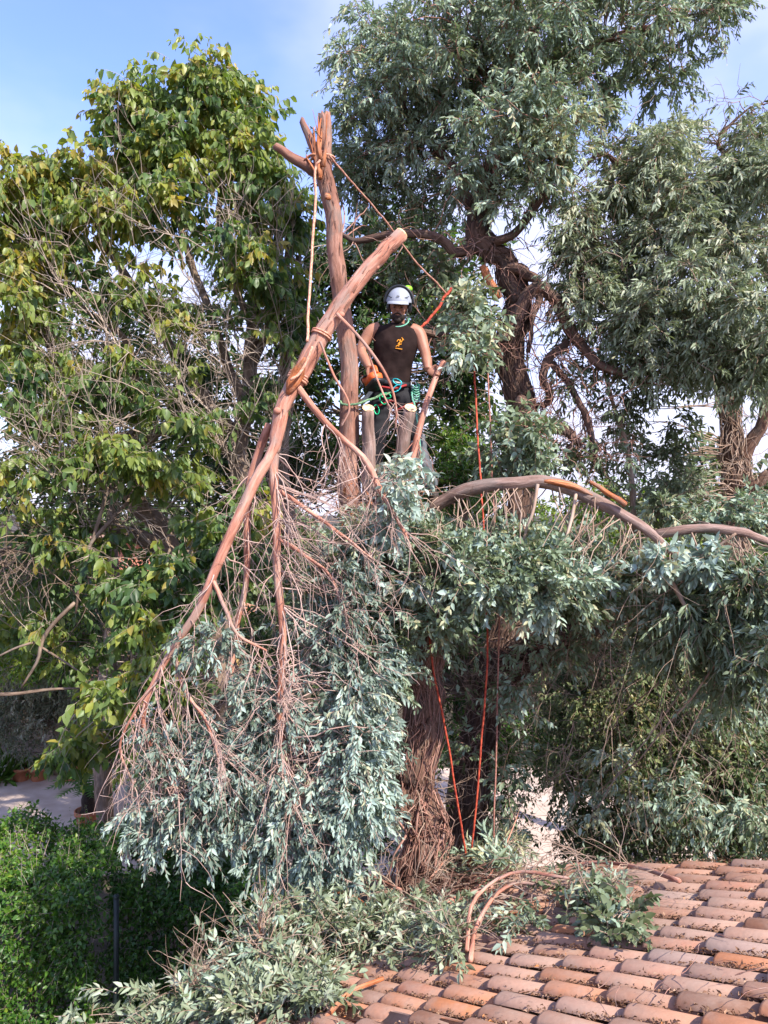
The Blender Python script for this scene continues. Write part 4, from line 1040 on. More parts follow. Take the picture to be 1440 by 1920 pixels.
f_fic.clumps([(395, 175, 9.5, 75, 55, .6, 20, 0.73), (285, 225, 9.5, 90, 60, .6, 22, 0.71), (460, 245, 9.6, 50, 70, .5, 15, 0.67), (380, 300, 9.3, 120, 70, .6, 30, 0.69), (235, 310, 9.4, 60, 50, .5, 12, 0.71), (110, 345, 9.2, 110, 40, .6, 26, 0.90), (30, 400, 9, 70, 80, .6, 22, 0.90),
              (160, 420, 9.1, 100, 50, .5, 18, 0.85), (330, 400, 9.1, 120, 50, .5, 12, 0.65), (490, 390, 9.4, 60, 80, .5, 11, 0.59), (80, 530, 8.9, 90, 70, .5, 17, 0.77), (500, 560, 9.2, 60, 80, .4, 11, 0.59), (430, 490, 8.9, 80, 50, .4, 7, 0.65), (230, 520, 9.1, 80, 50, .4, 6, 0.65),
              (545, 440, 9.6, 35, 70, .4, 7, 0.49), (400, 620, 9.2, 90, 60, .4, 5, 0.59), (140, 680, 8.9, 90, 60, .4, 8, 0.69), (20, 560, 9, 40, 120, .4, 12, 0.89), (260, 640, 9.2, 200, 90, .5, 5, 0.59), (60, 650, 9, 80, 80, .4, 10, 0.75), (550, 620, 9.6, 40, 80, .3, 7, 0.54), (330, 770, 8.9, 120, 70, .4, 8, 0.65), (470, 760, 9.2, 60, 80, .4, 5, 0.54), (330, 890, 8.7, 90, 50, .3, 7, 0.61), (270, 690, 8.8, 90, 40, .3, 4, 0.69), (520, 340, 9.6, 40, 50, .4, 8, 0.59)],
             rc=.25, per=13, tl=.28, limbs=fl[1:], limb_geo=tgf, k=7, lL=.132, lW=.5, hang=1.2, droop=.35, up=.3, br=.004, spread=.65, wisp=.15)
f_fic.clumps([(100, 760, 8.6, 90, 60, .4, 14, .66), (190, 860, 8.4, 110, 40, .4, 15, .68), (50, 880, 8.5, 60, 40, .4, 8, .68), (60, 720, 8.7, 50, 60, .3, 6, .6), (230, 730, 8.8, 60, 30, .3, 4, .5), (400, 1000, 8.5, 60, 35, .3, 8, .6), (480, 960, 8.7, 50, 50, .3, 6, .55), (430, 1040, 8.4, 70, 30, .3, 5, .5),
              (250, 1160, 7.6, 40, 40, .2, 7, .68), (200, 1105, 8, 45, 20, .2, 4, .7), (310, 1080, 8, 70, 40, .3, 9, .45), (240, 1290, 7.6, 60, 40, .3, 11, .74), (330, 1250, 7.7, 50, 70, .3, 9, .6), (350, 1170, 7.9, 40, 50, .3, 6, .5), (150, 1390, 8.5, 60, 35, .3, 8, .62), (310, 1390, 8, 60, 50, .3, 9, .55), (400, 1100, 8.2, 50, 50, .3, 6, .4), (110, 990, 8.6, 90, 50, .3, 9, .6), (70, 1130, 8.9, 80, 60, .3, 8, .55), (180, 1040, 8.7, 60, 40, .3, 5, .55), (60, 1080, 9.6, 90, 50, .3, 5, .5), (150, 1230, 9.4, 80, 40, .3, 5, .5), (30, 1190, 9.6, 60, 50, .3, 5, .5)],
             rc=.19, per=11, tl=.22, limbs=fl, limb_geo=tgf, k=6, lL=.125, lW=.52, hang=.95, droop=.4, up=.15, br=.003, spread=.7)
tag(tgf.obj('twig', M['twig_grey'], fic), kind='stuff')

# ================================================================== BACKGROUND TREES AND SHRUBS
def bg_tree(name, label, cat, base_px, d, vols, mat, k, lL, lW, per, rc, tl, trunk_r=16, tint=.4, hang=.5, nparts=0, fine=False, twig='twig_grey', group=None, trunk_top=None, **kw):
    b = P(base_px[0], base_px[1], d)
    t = thing(name, (b[0], b[1], 0), label, cat, group)
    zt = 960 + F * CAMZ / d
    top = trunk_top or (base_px[0] + 10, base_px[1])
    q, r = limb(t, [(base_px[0], zt, trunk_r, d), (base_px[0] + 6, (zt + top[1]) / 2, trunk_r * .9, d), (top[0], top[1], trunk_r * .5, d)], 'bark_grey', 'trunk', n=16, sides=8)
    f = Fol(t, mat, fine=fine, nparts=nparts, twig_mat=twig)
    tgx = Geo()
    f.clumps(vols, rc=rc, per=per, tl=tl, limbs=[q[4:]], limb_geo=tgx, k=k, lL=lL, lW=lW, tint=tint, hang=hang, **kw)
    tag(tgx.obj('twig', M['bark_grey'], t), kind='stuff')
    return t
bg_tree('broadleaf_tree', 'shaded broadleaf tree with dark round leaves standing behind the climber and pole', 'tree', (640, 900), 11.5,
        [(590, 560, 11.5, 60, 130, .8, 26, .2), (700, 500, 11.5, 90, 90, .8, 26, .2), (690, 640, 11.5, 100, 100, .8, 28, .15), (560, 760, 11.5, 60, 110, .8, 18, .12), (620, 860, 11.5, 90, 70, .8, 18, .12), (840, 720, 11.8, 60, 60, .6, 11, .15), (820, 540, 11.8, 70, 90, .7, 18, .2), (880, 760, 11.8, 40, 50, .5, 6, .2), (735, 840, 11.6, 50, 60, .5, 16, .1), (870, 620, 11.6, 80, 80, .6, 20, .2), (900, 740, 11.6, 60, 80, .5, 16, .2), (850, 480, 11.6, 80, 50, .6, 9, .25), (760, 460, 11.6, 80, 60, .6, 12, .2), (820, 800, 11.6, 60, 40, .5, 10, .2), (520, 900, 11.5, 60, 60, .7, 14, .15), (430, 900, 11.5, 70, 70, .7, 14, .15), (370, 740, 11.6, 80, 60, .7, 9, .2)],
        'ficus', 6, .135, .5, 11, .34, .32, trunk_top=(650, 560), nparts=120)  # low tints put the shade of these backlit leaves into their colour
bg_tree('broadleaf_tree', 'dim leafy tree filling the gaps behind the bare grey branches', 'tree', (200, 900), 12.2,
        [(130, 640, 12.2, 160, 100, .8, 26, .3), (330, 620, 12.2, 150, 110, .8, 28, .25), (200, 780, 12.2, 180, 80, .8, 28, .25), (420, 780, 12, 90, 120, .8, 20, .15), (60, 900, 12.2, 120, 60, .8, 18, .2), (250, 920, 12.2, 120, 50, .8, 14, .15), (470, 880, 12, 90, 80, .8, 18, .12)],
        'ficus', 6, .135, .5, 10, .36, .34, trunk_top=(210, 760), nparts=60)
bg_tree('shrub', 'rounded dark green bush beyond the orange ropes and arched limb', 'shrub', (855, 860), 11.0, [(855, 850, 11, 55, 40, .5, 22, .6), (850, 910, 11, 80, 40, .5, 26, .4), (880, 880, 11, 40, 40, .4, 10, .5)], 'hedge', 8, .07, .5, 22, .22, .22, nparts=60)
bg_tree('shrub', 'yellow green sunlit shrub beneath the fork of the arched limb', 'shrub', (1260, 1010), 11.5, [(1150, 960, 11.5, 160, 60, .6, 26, .8), (1270, 960, 11.5, 80, 40, .5, 14, .95), (1290, 1060, 11.2, 130, 70, .6, 28, .9), (1130, 1080, 11.5, 120, 60, .5, 20, .7)], 'hedge', 8, .08, .45, 16, .26, .25, nparts=60)
bg_tree('shrub', 'dark ivy clad shrub filling the shade behind the tiled roof edge', 'shrub', (1250, 1350), 8.6,
        [(1170, 1290, 8.2, 120, 100, .7, 64, .68), (1330, 1310, 8.0, 130, 120, .7, 72, .58), (1120, 1420, 8.0, 80, 60, .6, 30, .75), (1250, 1440, 8.0, 110, 80, .6, 50, .66), (1400, 1460, 7.7, 90, 120, .6, 50, .5), (1280, 1560, 7.7, 160, 60, .5, 50, .42), (1120, 1570, 8, 80, 50, .4, 20, .4), (1060, 1330, 8.6, 60, 80, .4, 18, .4), (1400, 1270, 8, 60, 80, .5, 20, .5), (1040, 1440, 8.4, 40, 40, .3, 8, .5)],
        'ivy', 9, .062, .5, 17, .2, .26, nparts=240, twig='twig_dry', trunk_top=(1250, 1240), droop=.5)
bg_tree('olive_tree', 'grey green olive tree with fine leaves behind the flower pots', 'tree', (110, 1250), 15.5, [(90, 1240, 15.5, 130, 70, 1.0, 46, .6), (50, 1340, 15.5, 90, 70, .8, 36, .55), (200, 1310, 15.8, 90, 80, .8, 24, .4), (150, 1180, 15.6, 90, 60, .8, 18, .4)], 'olive', 9, .10, .3, 30, .36, .34, trunk_r=10, nparts=0)
bg_tree('shrub', 'dense dark green shrub under the bare drooping branches', 'shrub', (300, 1120), 14.0, [(70, 1060, 14, 110, 60, .8, 30, .6), (110, 1160, 14, 120, 60, .8, 34, .7), (290, 1110, 14, 60, 30, .6, 10, .3), (330, 1040, 14, 70, 40, .6, 14, .25), (40, 1230, 14, 90, 60, .7, 24, .75), (210, 1135, 14, 90, 35, .5, 14, .6), (330, 1260, 14, 80, 60, .6, 18, .4)], 'hedge', 8, .10, .45, 18, .32, .3, nparts=40)
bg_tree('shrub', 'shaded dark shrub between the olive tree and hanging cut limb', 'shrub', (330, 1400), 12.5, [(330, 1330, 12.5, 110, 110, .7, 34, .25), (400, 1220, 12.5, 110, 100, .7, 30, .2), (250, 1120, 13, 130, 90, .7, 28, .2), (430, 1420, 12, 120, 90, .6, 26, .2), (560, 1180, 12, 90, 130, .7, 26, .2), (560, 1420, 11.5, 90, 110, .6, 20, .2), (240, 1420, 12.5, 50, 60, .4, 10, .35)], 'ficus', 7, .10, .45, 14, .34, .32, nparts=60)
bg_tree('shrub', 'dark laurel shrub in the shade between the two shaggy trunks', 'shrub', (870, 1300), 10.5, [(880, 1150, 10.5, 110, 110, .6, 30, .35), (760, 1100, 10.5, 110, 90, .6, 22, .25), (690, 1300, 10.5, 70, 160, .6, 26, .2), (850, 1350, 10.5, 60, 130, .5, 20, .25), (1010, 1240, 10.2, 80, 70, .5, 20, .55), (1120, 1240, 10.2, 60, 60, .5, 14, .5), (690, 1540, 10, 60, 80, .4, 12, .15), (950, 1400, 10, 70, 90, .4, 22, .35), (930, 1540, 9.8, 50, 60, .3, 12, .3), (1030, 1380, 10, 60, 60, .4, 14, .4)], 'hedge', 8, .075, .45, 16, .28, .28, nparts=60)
# far-off wood closing the view
wood = tag(bpy.data.objects.new('far_wood', None), 'dark far wood seen low between the trunks', None)
COL.objects.remove(wood) if wood.name in COL.objects else None
bpy.data.objects.remove(wood)
class _FW:
    pass
g = Geo()
n = 34000
xx = rng.uniform(-26, 26, n)
hh = 5.6 + .7 * np.sin(xx * .7) + .6 * np.sin(xx * 1.9 + 1) + rng.normal(0, .25, n) + np.where(xx > 9, 1.0, 0)
zz = rng.uniform(0, 1, n) ** .7 * hh
pos = np.stack([xx, 24 + rng.uniform(-1.6, 1.6, n) * (1 - .4 * zz / 6), zz], 1)
ax = rand_unit(n); ax[:, 2] -= .4; ax = unit(ax)
nm = rng.normal(0, .6, (n, 3)) + np.array([0, -.4, .6]); nm = unit(nm - (nm * ax).sum(1, keepdims=True) * ax)
ln = rng.uniform(.2, .42, n); wd = ln * .32; bn = np.cross(nm, ax)
V = (pos[:, None] + LEAF5[None, :, 0:1] * ln[:, None, None] * ax[:, None] + LEAF5[None, :, 1:2] * wd[:, None, None] * bn[:, None] + LEAF5[None, :, 2:3] * ln[:, None, None] * nm[:, None]).reshape(-1, 3)
T = (LEAF5_T[None] + (np.arange(n) * 5)[:, None, None]).reshape(-1, 3)
tag(link('far_wood', mk_mesh('far_wood', V, [T], M['ivy'], np.repeat(np.clip(rng.normal(.5, .2, n), 0, 1), 5))), kind='stuff')

# ================================================================== FAR HOUSES
def far_house(px, py_top, w, d, depth, mat, label, hipz=.9):
    c = P(px, py_top, d); x0, x1 = c[0] - w / 2, c[0] + w / 2; H = c[2]
    t = thing('far_house', (c[0], d + depth / 2, 0), label, 'house')
    g = Geo().box((c[0], d + depth / 2, H / 2), (w, depth, H)); wl = g.obj('wall', mat, t, smooth=False)
    g = Geo()
    V = [(x0 - .3, d - .3, H), (x1 + .3, d - .3, H), (x1 + .3, d + depth + .3, H), (x0 - .3, d + depth + .3, H), (x0, d + depth / 2, H + hipz), (x1, d + depth / 2, H + hipz)]
    g.add(V, [[0, 1, 5, 4], [2, 3, 4, 5], [0, 3, 2, 1]], [[1, 2, 5], [3, 0, 4]])
    g.obj('roof', M['tile'], t, smooth=False)
    for k_ in range(2):
        wx = x0 + w * (.3 + .42 * k_)
        f_ = Geo().box((wx, d - .02, H - 1.3), (1.0, .06, 1.3)).obj('window', M['stone_white'], wl, smooth=False)
        f_.matrix_parent_inverse = Matrix.Translation(-t.location)
        p_ = Geo().box((wx, d - .055, H - 1.3), (.84, .02, 1.14)).obj('pane', M['black_plastic'], wl, smooth=False)
        p_.matrix_parent_inverse = Matrix.Translation(-t.location)
    return t
far_house(205, 1016, 2.4, 20.5, 5, M['house_wall'], 'salmon rendered far house showing between bare branches of the broadleaf tree', hipz=.12)
far_house(340, 1150, 3.0, 19.5, 0.9, M['house_yellow'], 'low yellow outbuilding glimpsed through leaves beside the hanging limb', hipz=.25)

# ================================================================== YARD: POTS, STONES, PLANTS
def pot(px, py, d, r, h, label, plant=None, group='terracotta pots on the paved yard'):
    c = P(px, py, d); c[2] = .004
    t = thing('flower_pot', c, label, 'flower pot', group)
    Geo().lathe(c, [(r * .66, 0), (r * .7, .01), (r * .93, h * .8), (r * 1.04, h * .8), (r * 1.04, h), (r * .93, h), (r * .9, h * .86), (.001, h * .86)], 20).obj('pot', M['pot'], t)
    return t, c
t_, cp = pot(165, 1575, 12.8, .21, .34, 'terracotta pot holding the cycad behind the clipped hedge')
cy = thing('cycad', (cp[0], cp[1], .3), 'dark cycad with arching fronds and black stump in a terracotta pot', 'plant')
Geo().tube(spline([cp + [0, 0, .25], cp + [0.01, 0, .45], cp + [0, 0, .66]], 8), [.10, .12, .12, .11, .12, .11, .09, .06], 10, .12).obj('stump', M['hair'], cy)
for k_ in range(15):
    a_ = k_ * 2.4; el = .5 + .5 * random.random(); l_ = random.uniform(.55, .8)
    h_ = np.array([math.cos(a_), math.sin(a_), 0])
    q = spline([cp + [0, 0, .62], cp + h_ * l_ * .45 + [0, 0, .62 + .3 * el], cp + h_ * l_ + [0, 0, .62 + .22 * el]], 14)
    gg = Geo(); gg.tube(q, np.linspace(.008, .003, 14), 4)
    s_ = np.cross(h_, [0, 0, 1.0])
    for j in range(2, 14):
        for sg in (-1, 1):
            e_ = q[j] + s_ * sg * .15 * math.sin(j / 14 * 3.0) + h_ * .07 + [0, 0, -.01]
            w_ = (q[min(j + 1, 13)] - q[j - 1]) * .22
            gg.add([q[j] - w_, q[j] + w_, e_], None, [[0, 1, 2]])
    gg.obj('frond', M['hedge'], cy)
for (px, py, r_, h_, lb, sd) in ((40, 1462, .2, .26, 'small terracotta pot at the foot of the olive tree, leftmost of its row', 1), (72, 1462, .19, .26, 'middle terracotta pot of the row at the far yard edge', 2), (128, 1448, .22, .36, 'taller brick red pot at the end of the pot row', 3), (-2, 1462, .17, .24, 'terracotta pot cut by the photograph edge beside the grey boulder', 4)):
    t_, c_ = pot(px, py, 15.2, r_, h_, lb)
    pl = thing('pot_plant', (c_[0], c_[1], h_), ('bushy herb growing from the leftmost small pot', 'leafy herb spilling over the middle pot of the row', 'broad leaved plant in the taller brick red pot', 'small herb in the pot beside the grey boulder')[sd - 1], 'plant')
    f_ = Fol(pl, 'hedge', fine=False, nparts=0, twig_mat='twig_grey')
    f_.twigs(c_ + np.array([0, 0, h_]) + rng.normal(0, .05, (26, 3)), unit(rng.normal(0, .6, (26, 3)) + [0, 0, .8]), .3, k=7, lL=.09, lW=.5, tint=np.full(26, .6))
for j, (px, py, s_, lb) in enumerate(((20, 1458, .26, 'large grey rounded boulder at the yard edge'), (60, 1430, .14, 'white stone lying on the dark bed behind the pots'), (45, 1432, .10, 'small white stone left of the larger white one'), (38, 1428, .08, 'smallest white stone at the bed edge'))):
    c_ = P(px, py, 15.6 + j * .12); c_[2] = s_ * .35
    g = Geo().ball(c_, (s_, s_ * .8, s_ * .7), 14, 9)
    V = np.vstack(g.V); V = V + rng.normal(0, s_ * .05, V.shape); g.V = [V]
    tag(g.obj('boulder' if j == 0 else 'stone', M['stone'] if j == 0 else M['stone_white']), lb, 'stone', 'stones along the bed')
gp = thing('grass_clump', P(8, 1440, 15) * np.array([1, 1, 0]), 'strappy green clump over the grey boulder', 'plant')
f_ = Fol(gp, 'hedge', fine=False, nparts=0)
b_ = P(8, 1440, 15); b_[2] = .1
f_.leaves(b_ + rng.normal(0, .05, (90, 3)) * [1, 1, .2], unit(rng.normal(0, .8, (90, 3)) + [0, 0, 1.0]), rand_unit(90), rng.uniform(.4, .7, 90), np.full(90, .012), np.full(90, .6))

# ================================================================== HEDGE, POST
hb = P(200, 1700, 7.8)
hedge = thing('hedge', (hb[0], hb[1], 0), 'clipped bright green hedge with small leaves below the hanging cut limb', 'hedge')
hg = Geo()
fh = Fol(hedge, 'hedge', fine=True, nparts=300, twig_mat='twig_grey')
def hedge_block(x0, x1, y0, y1, zt, n, tint, top_bias=.4):
    sel = rng.uniform(0, 1, n)
    top = sel < top_bias
    x_ = rng.uniform(x0, x1, n)
    y_ = np.where(top, rng.uniform(y0, y1, n), y0 + np.abs(rng.normal(0, .14, n)))
    bump = .09 * np.sin(x_ * 4.1) + .07 * np.sin(x_ * 9.3 + 1) + .05 * np.sin(y_ * 7)
    z_ = np.where(top, zt - np.abs(rng.normal(0, .12, n)), rng.uniform(.05, zt, n)) + bump
    y_ = y_ + .10 * np.sin(x_ * 5 + z_ * 4) + .07 * np.sin(z_ * 9 + x_ * 2)
    p_ = np.stack([x_, y_, z_], 1)
    d_ = unit(rng.normal(0, .6, (n, 3)) + np.where(top[:, None], np.array([0, -.1, .9]), np.array([0, -.8, .35])))
    cl = .5 + .5 * np.sin(x_ * 6 + z_ * 5) * np.sin(z_ * 7 - x_ * 3)
    fh.twigs(p_, d_, .17 * rng.uniform(.6, 1.5, n), k=8, lL=.058, lW=.52, hang=.25, droop=.2, spread=.9, tint=np.clip(tint + .22 * (cl - .5) + rng.normal(0, .1, n), 0, 1), tw_r=.002)
hedge_block(-5.2, -2.62, 6.95, 8.7, 1.78, 5200, .54)
hedge_block(-2.62, -1.1, 7.35, 8.5, 1.52, 2900, .42)
for i in range(40):
    x_ = random.uniform(-5, -1.2); y_ = random.uniform(7.4, 8.3)
    q = spline([(x_, y_, 0), (x_ + random.uniform(-.1, .1), y_, .8), (x_ + random.uniform(-.2, .2), y_, 1.45)], 6)
    hg.tube(q, np.linspace(.018, .008, 6), 5)
tag(hg.obj('stem', M['bark_grey'], hedge), kind='stuff')
# airy wild shoots above the hedge
p_ = np.stack([rng.uniform(-4.8, -2.6, 60), rng.uniform(7.2, 8.6, 60), np.full(60, 1.75)], 1)
fh.twigs(p_, unit(rng.normal(0, .25, (60, 3)) + [0, 0, 1.0]), .32, k=6, lL=.03, lW=.4, droop=.1, tint=np.full(60, .8))
pc = P(218, 1700, 6.85)
post = thing('fence_post', (pc[0], pc[1], 0), 'dark green metal fence post standing against the hedge', 'post')
Geo().tube([(pc[0], pc[1], 0), (pc[0], pc[1], 1.0), (pc[0], pc[1], 1.86)], .024, 12).obj('post_tube', M['post'], post)
Geo().lathe((pc[0], pc[1], 1.86), [(.028, 0), (.028, .018), (.02, .03), (.001, .034)], 12).obj('post_cap', M['post'], post)

# ================================================================== THE ROPED CUT LIMB
cl = thing('cut_limb', P(545, 730, 5.8), 'freshly cut eucalyptus limb hanging by ropes from the pole, branches spread downward', 'tree limb')
q_m, r_m = limb(cl, [(752, 440, 14, 6.1), (722, 470, 15, 6.05), (690, 506, 15.5, 6.0), (640, 572, 17, 5.95), (595, 640, 18, 5.9), (562, 700, 18, 5.85), (538, 748, 16.5, 5.8), (522, 800, 14.5, 5.78), (514, 850, 11, 5.76)], 'bark_pale', 'main_limb', n=40, sides=16, wob=.035)
# sawn end
ax_ = unit(q_m[0] - q_m[1])
g = Geo(); an = np.linspace(0, 6.283, 18, endpoint=False)
b1 = unit(np.cross(ax_, [0, 1, 0])); b2 = np.cross(ax_, b1); cc = q_m[0] + ax_ * .012
ring = cc + (np.cos(an)[:, None] * b1 + np.sin(an)[:, None] * b2) * r_m[0] * .99
g.add(np.vstack([ring, cc, ring - ax_ * .02]), np.stack([np.arange(18) + 19, (np.arange(18) + 1) % 18 + 19, (np.arange(18) + 1) % 18, np.arange(18)], 1), np.stack([np.arange(18), (np.arange(18) + 1) % 18, np.full(18, 18)], 1))
g.obj('cut_face', M['wood_cut'], cl, smooth=False)
cb = {}
for key, pts in {
    'a': [(530, 775, 13, 5.78), (512, 850, 11.5, 5.74), (480, 900, 11.5, 5.7), (440, 985, 11, 5.66), (402, 1070, 10, 5.62), (372, 1145, 9, 5.6), (335, 1200, 7.5, 5.6), (295, 1265, 6.5, 5.6), (268, 1345, 5.5, 5.6), (288, 1410, 4, 5.6), (330, 1470, 2.5, 5.6)],
    'b': [(520, 800, 12, 5.78), (513, 880, 11, 5.74), (520, 980, 9.5, 5.72), (521, 1080, 8.5, 5.7), (530, 1180, 8, 5.68), (528, 1270, 8, 5.66), (524, 1340, 7, 5.65), (536, 1420, 5, 5.64), (556, 1490, 3, 5.64)],
    'c': [(505, 795, 8, 5.85), (486, 845, 9.5, 5.9), (468, 910, 8.5, 5.92), (464, 1000, 7.5, 5.94), (461, 1090, 7, 5.94), (440, 1190, 6, 5.94), (432, 1290, 4, 5.94)],
    'd': [(556, 722, 7, 5.8), (590, 768, 7, 5.75), (640, 820, 6.5, 5.72), (685, 862, 6.5, 5.7), (710, 915, 6, 5.68), (740, 965, 4.5, 5.66), (765, 1010, 3, 5.66)],
    'e': [(600, 640, 2.6, 5.8), (625, 700, 2.4, 5.8), (655, 760, 2.2, 5.8), (640, 800, 1.8, 5.8)],
    'f': [(632, 588, 3.4, 5.85), (680, 640, 3.2, 5.8), (725, 705, 3, 5.78), (742, 760, 2.6, 5.78), (742, 800, 1.8, 5.78)],
    'g': [(690, 655, 2.4, 5.8), (705, 705, 2.2, 5.8), (732, 770, 1.6, 5.8)],
    'h': [(400, 1090, 4.5, 5.6), (425, 1150, 4, 5.55), (445, 1190, 3.4, 5.55), (500, 1220, 2, 5.55)],
    'i': [(325, 1215, 4.5, 5.6), (345, 1290, 4, 5.55), (385, 1350, 3.4, 5.52), (410, 1420, 2.4, 5.5)],
    'j': [(300, 1265, 4, 5.6), (255, 1330, 3, 5.58), (225, 1400, 2.4, 5.56), (250, 1470, 1.8, 5.56)],
    'k': [(524, 920, 4.5, 5.7), (590, 965, 4, 5.68), (650, 1010, 3.2, 5.66), (700, 1050, 2, 5.66)],
    'l': [(523, 1010, 4.2, 5.7), (570, 1040, 3.6, 5.68), (620, 1080, 2.6, 5.66), (640, 1140, 1.8, 5.66)]}.items():
    q, r = limb(cl, pts, 'bark_pale', 'branch', n=26, sides=9, wob=.06); cb[key] = q
g = Geo(); q, r = path([(572, 672, 3, 5.72), (560, 700, 14, 5.79), (548, 722, 12, 5.77), (540, 740, 4, 5.76)], n=10); g.tube(q + np.array([0, -.02, 0]), r * .9, 8, .15); g.obj('bruised_bark', M['wood_torn'], cl)
gf = Geo()
for (qq, rr_, n_) in ((q_m, r_m, 70),):
    for _ in range(n_):
        i = random.randrange(2, len(qq) - 3); t_ = unit(qq[i + 1] - qq[i - 1]); o_ = unit(np.cross(t_, rng.normal(size=3)) + np.array([0, -.6, 0])); o_ = unit(o_ - (o_ @ t_) * t_); s_ = np.cross(t_, o_)
        c = qq[i] + o_ * rr_[i] * 1.02; l = random.uniform(.03, .13); w = random.uniform(.003, .008)
        e = c + t_ * l * random.choice([-1, 1]) + o_ * random.uniform(.002, .03) + s_ * random.uniform(-.02, .02)
        gf.add([c - s_ * w, c + s_ * w, e + s_ * w * .3, e - s_ * w * .3], [[0, 1, 2, 3]], bark=rng.uniform(0, 9, (4, 3)))
for (x_, y_, d_, r0_) in ((704, 500, 5.99, 6), (640, 590, 5.87, 5), (520, 770, 5.72, 6)):
    gf.ball(P(x_, y_, d_), np.array([1.3, .8, 1.1]) * r0_ * d_ / F, 8, 6)
tag(gf.obj('bark_flakes', M['bark_pale'], cl), kind='stuff')
gg = Geo()
dn = lambda sx, sy, dz: (lambda n, p: np.stack([rng.normal(sx, .45, n), rng.normal(-.1, .35, n), rng.normal(dz, .3, n)], 1))
branchlets(gg, cb['a'][8:], 42, .6, .006, dn(.1, 0, -.8), sub=1, subn=4, grav=.04)
branchlets(gg, cb['b'][4:], 62, .55, .006, dn(.15, 0, -.7), sub=1, subn=4, grav=.04)
branchlets(gg, cb['b'][2:12], 40, .85, .006, dn(.9, 0, -.45), sub=1, subn=3, grav=.04)
branchlets(gg, cb['c'][6:], 45, .5, .005, dn(.05, 0, -.8), sub=1, subn=4, grav=.04)
branchlets(gg, cb['d'][6:], 46, .6, .005, dn(.1, 0, -.8), sub=1, subn=3, grav=.05)
branchlets(gg, np.vstack([cb['f'][-8:], cb['g'][-6:]]), 26, .35, .003, dn(.1, 0, -.5), grav=.02)
branchlets(gg, q_m[8:30], 22, .12, .004, lambda n, p: rand_unit(n), K=5)
fc = Fol(cl, 'euc_pale', nparts=300, twig_mat='twig_pink')
branchlets(gg, np.vstack([cb['i'][8:], cb['j'][6:], cb['h'][10:], cb['a'][18:]]), 70, .5, .0038, dn(.3, 0, -.7), sub=1, subn=4, grav=.05)
branchlets(gg, np.vstack([cb['k'][8:], cb['l'][6:]]), 34, .5, .004, dn(.5, 0, -.6), sub=1, subn=4, grav=.05)
fc.clumps([(660, 1060, 5.9, 50, 60, .25, 9, .5), (600, 1200, 5.85, 60, 50, .25, 8, .5), (700, 1180, 5.9, 40, 60, .25, 8, .55), (330, 1400, 5.72, 70, 60, .2, 8, 0.36), (300, 1520, 5.7, 60, 50, .2, 14, 0.60), (370, 1500, 5.7, 90, 70, .22, 18, 0.52), (440, 1420, 5.72, 80, 80, .22, 18, 0.52), (520, 1370, 5.78, 70, 70, .2, 12, 0.41), (500, 1490, 5.72, 90, 70, .22, 22, 0.60), (590, 1430, 5.76, 80, 80, .22, 18, 0.52), (670, 1360, 5.72, 60, 110, .25, 24, 0.66),
           (600, 1560, 5.7, 90, 60, .25, 24, 0.52), (660, 1500, 5.65, 50, 80, .25, 20, 0.70), (610, 1630, 5.65, 90, 40, .25, 16, 0.60), (390, 1560, 5.7, 80, 35, .2, 12, 0.58), (640, 1240, 5.8, 60, 70, .25, 14, 0.41), (690, 1280, 5.75, 40, 70, .2, 10, 0.48), (385, 1205, 5.58, 45, 22, .1, 6, 0.52), (470, 1290, 5.8, 50, 40, .2, 7, 0.46), (620, 1130, 5.8, 60, 60, .25, 10, 0.36), (540, 1600, 5.7, 60, 50, .25, 8, 0.36), (705, 1420, 5.7, 30, 80, .2, 12, 0.68), (480, 1340, 5.8, 40, 40, .15, 6, 0.46)],
          rc=.13, per=9, tl=.19, limbs=[np.vstack([cb['a'][14:], cb['b'][12:], cb['c'][16:], cb['i'], cb['h'], cb['j'], cb['l'][10:], cb['k'][12:]])], limb_geo=gg, k=14, lL=.063, lW=.36, hang=.3, droop=.45, up=-.15, br=.0035, rise=0, along=.85, spread=.62, tsd=.16)
fc.clumps([(740, 930, 5.7, 30, 40, .12, 4, .72), (750, 870, 5.75, 30, 20, .1, 2, .72)], rc=.1, per=9, tl=.13, limbs=[cb['d'][14:]], limb_geo=gg, k=8, lL=.08, lW=.46, hang=.4, br=.003)
tag(gg.obj('twig', M['twig_pink'], cl), kind='stuff')

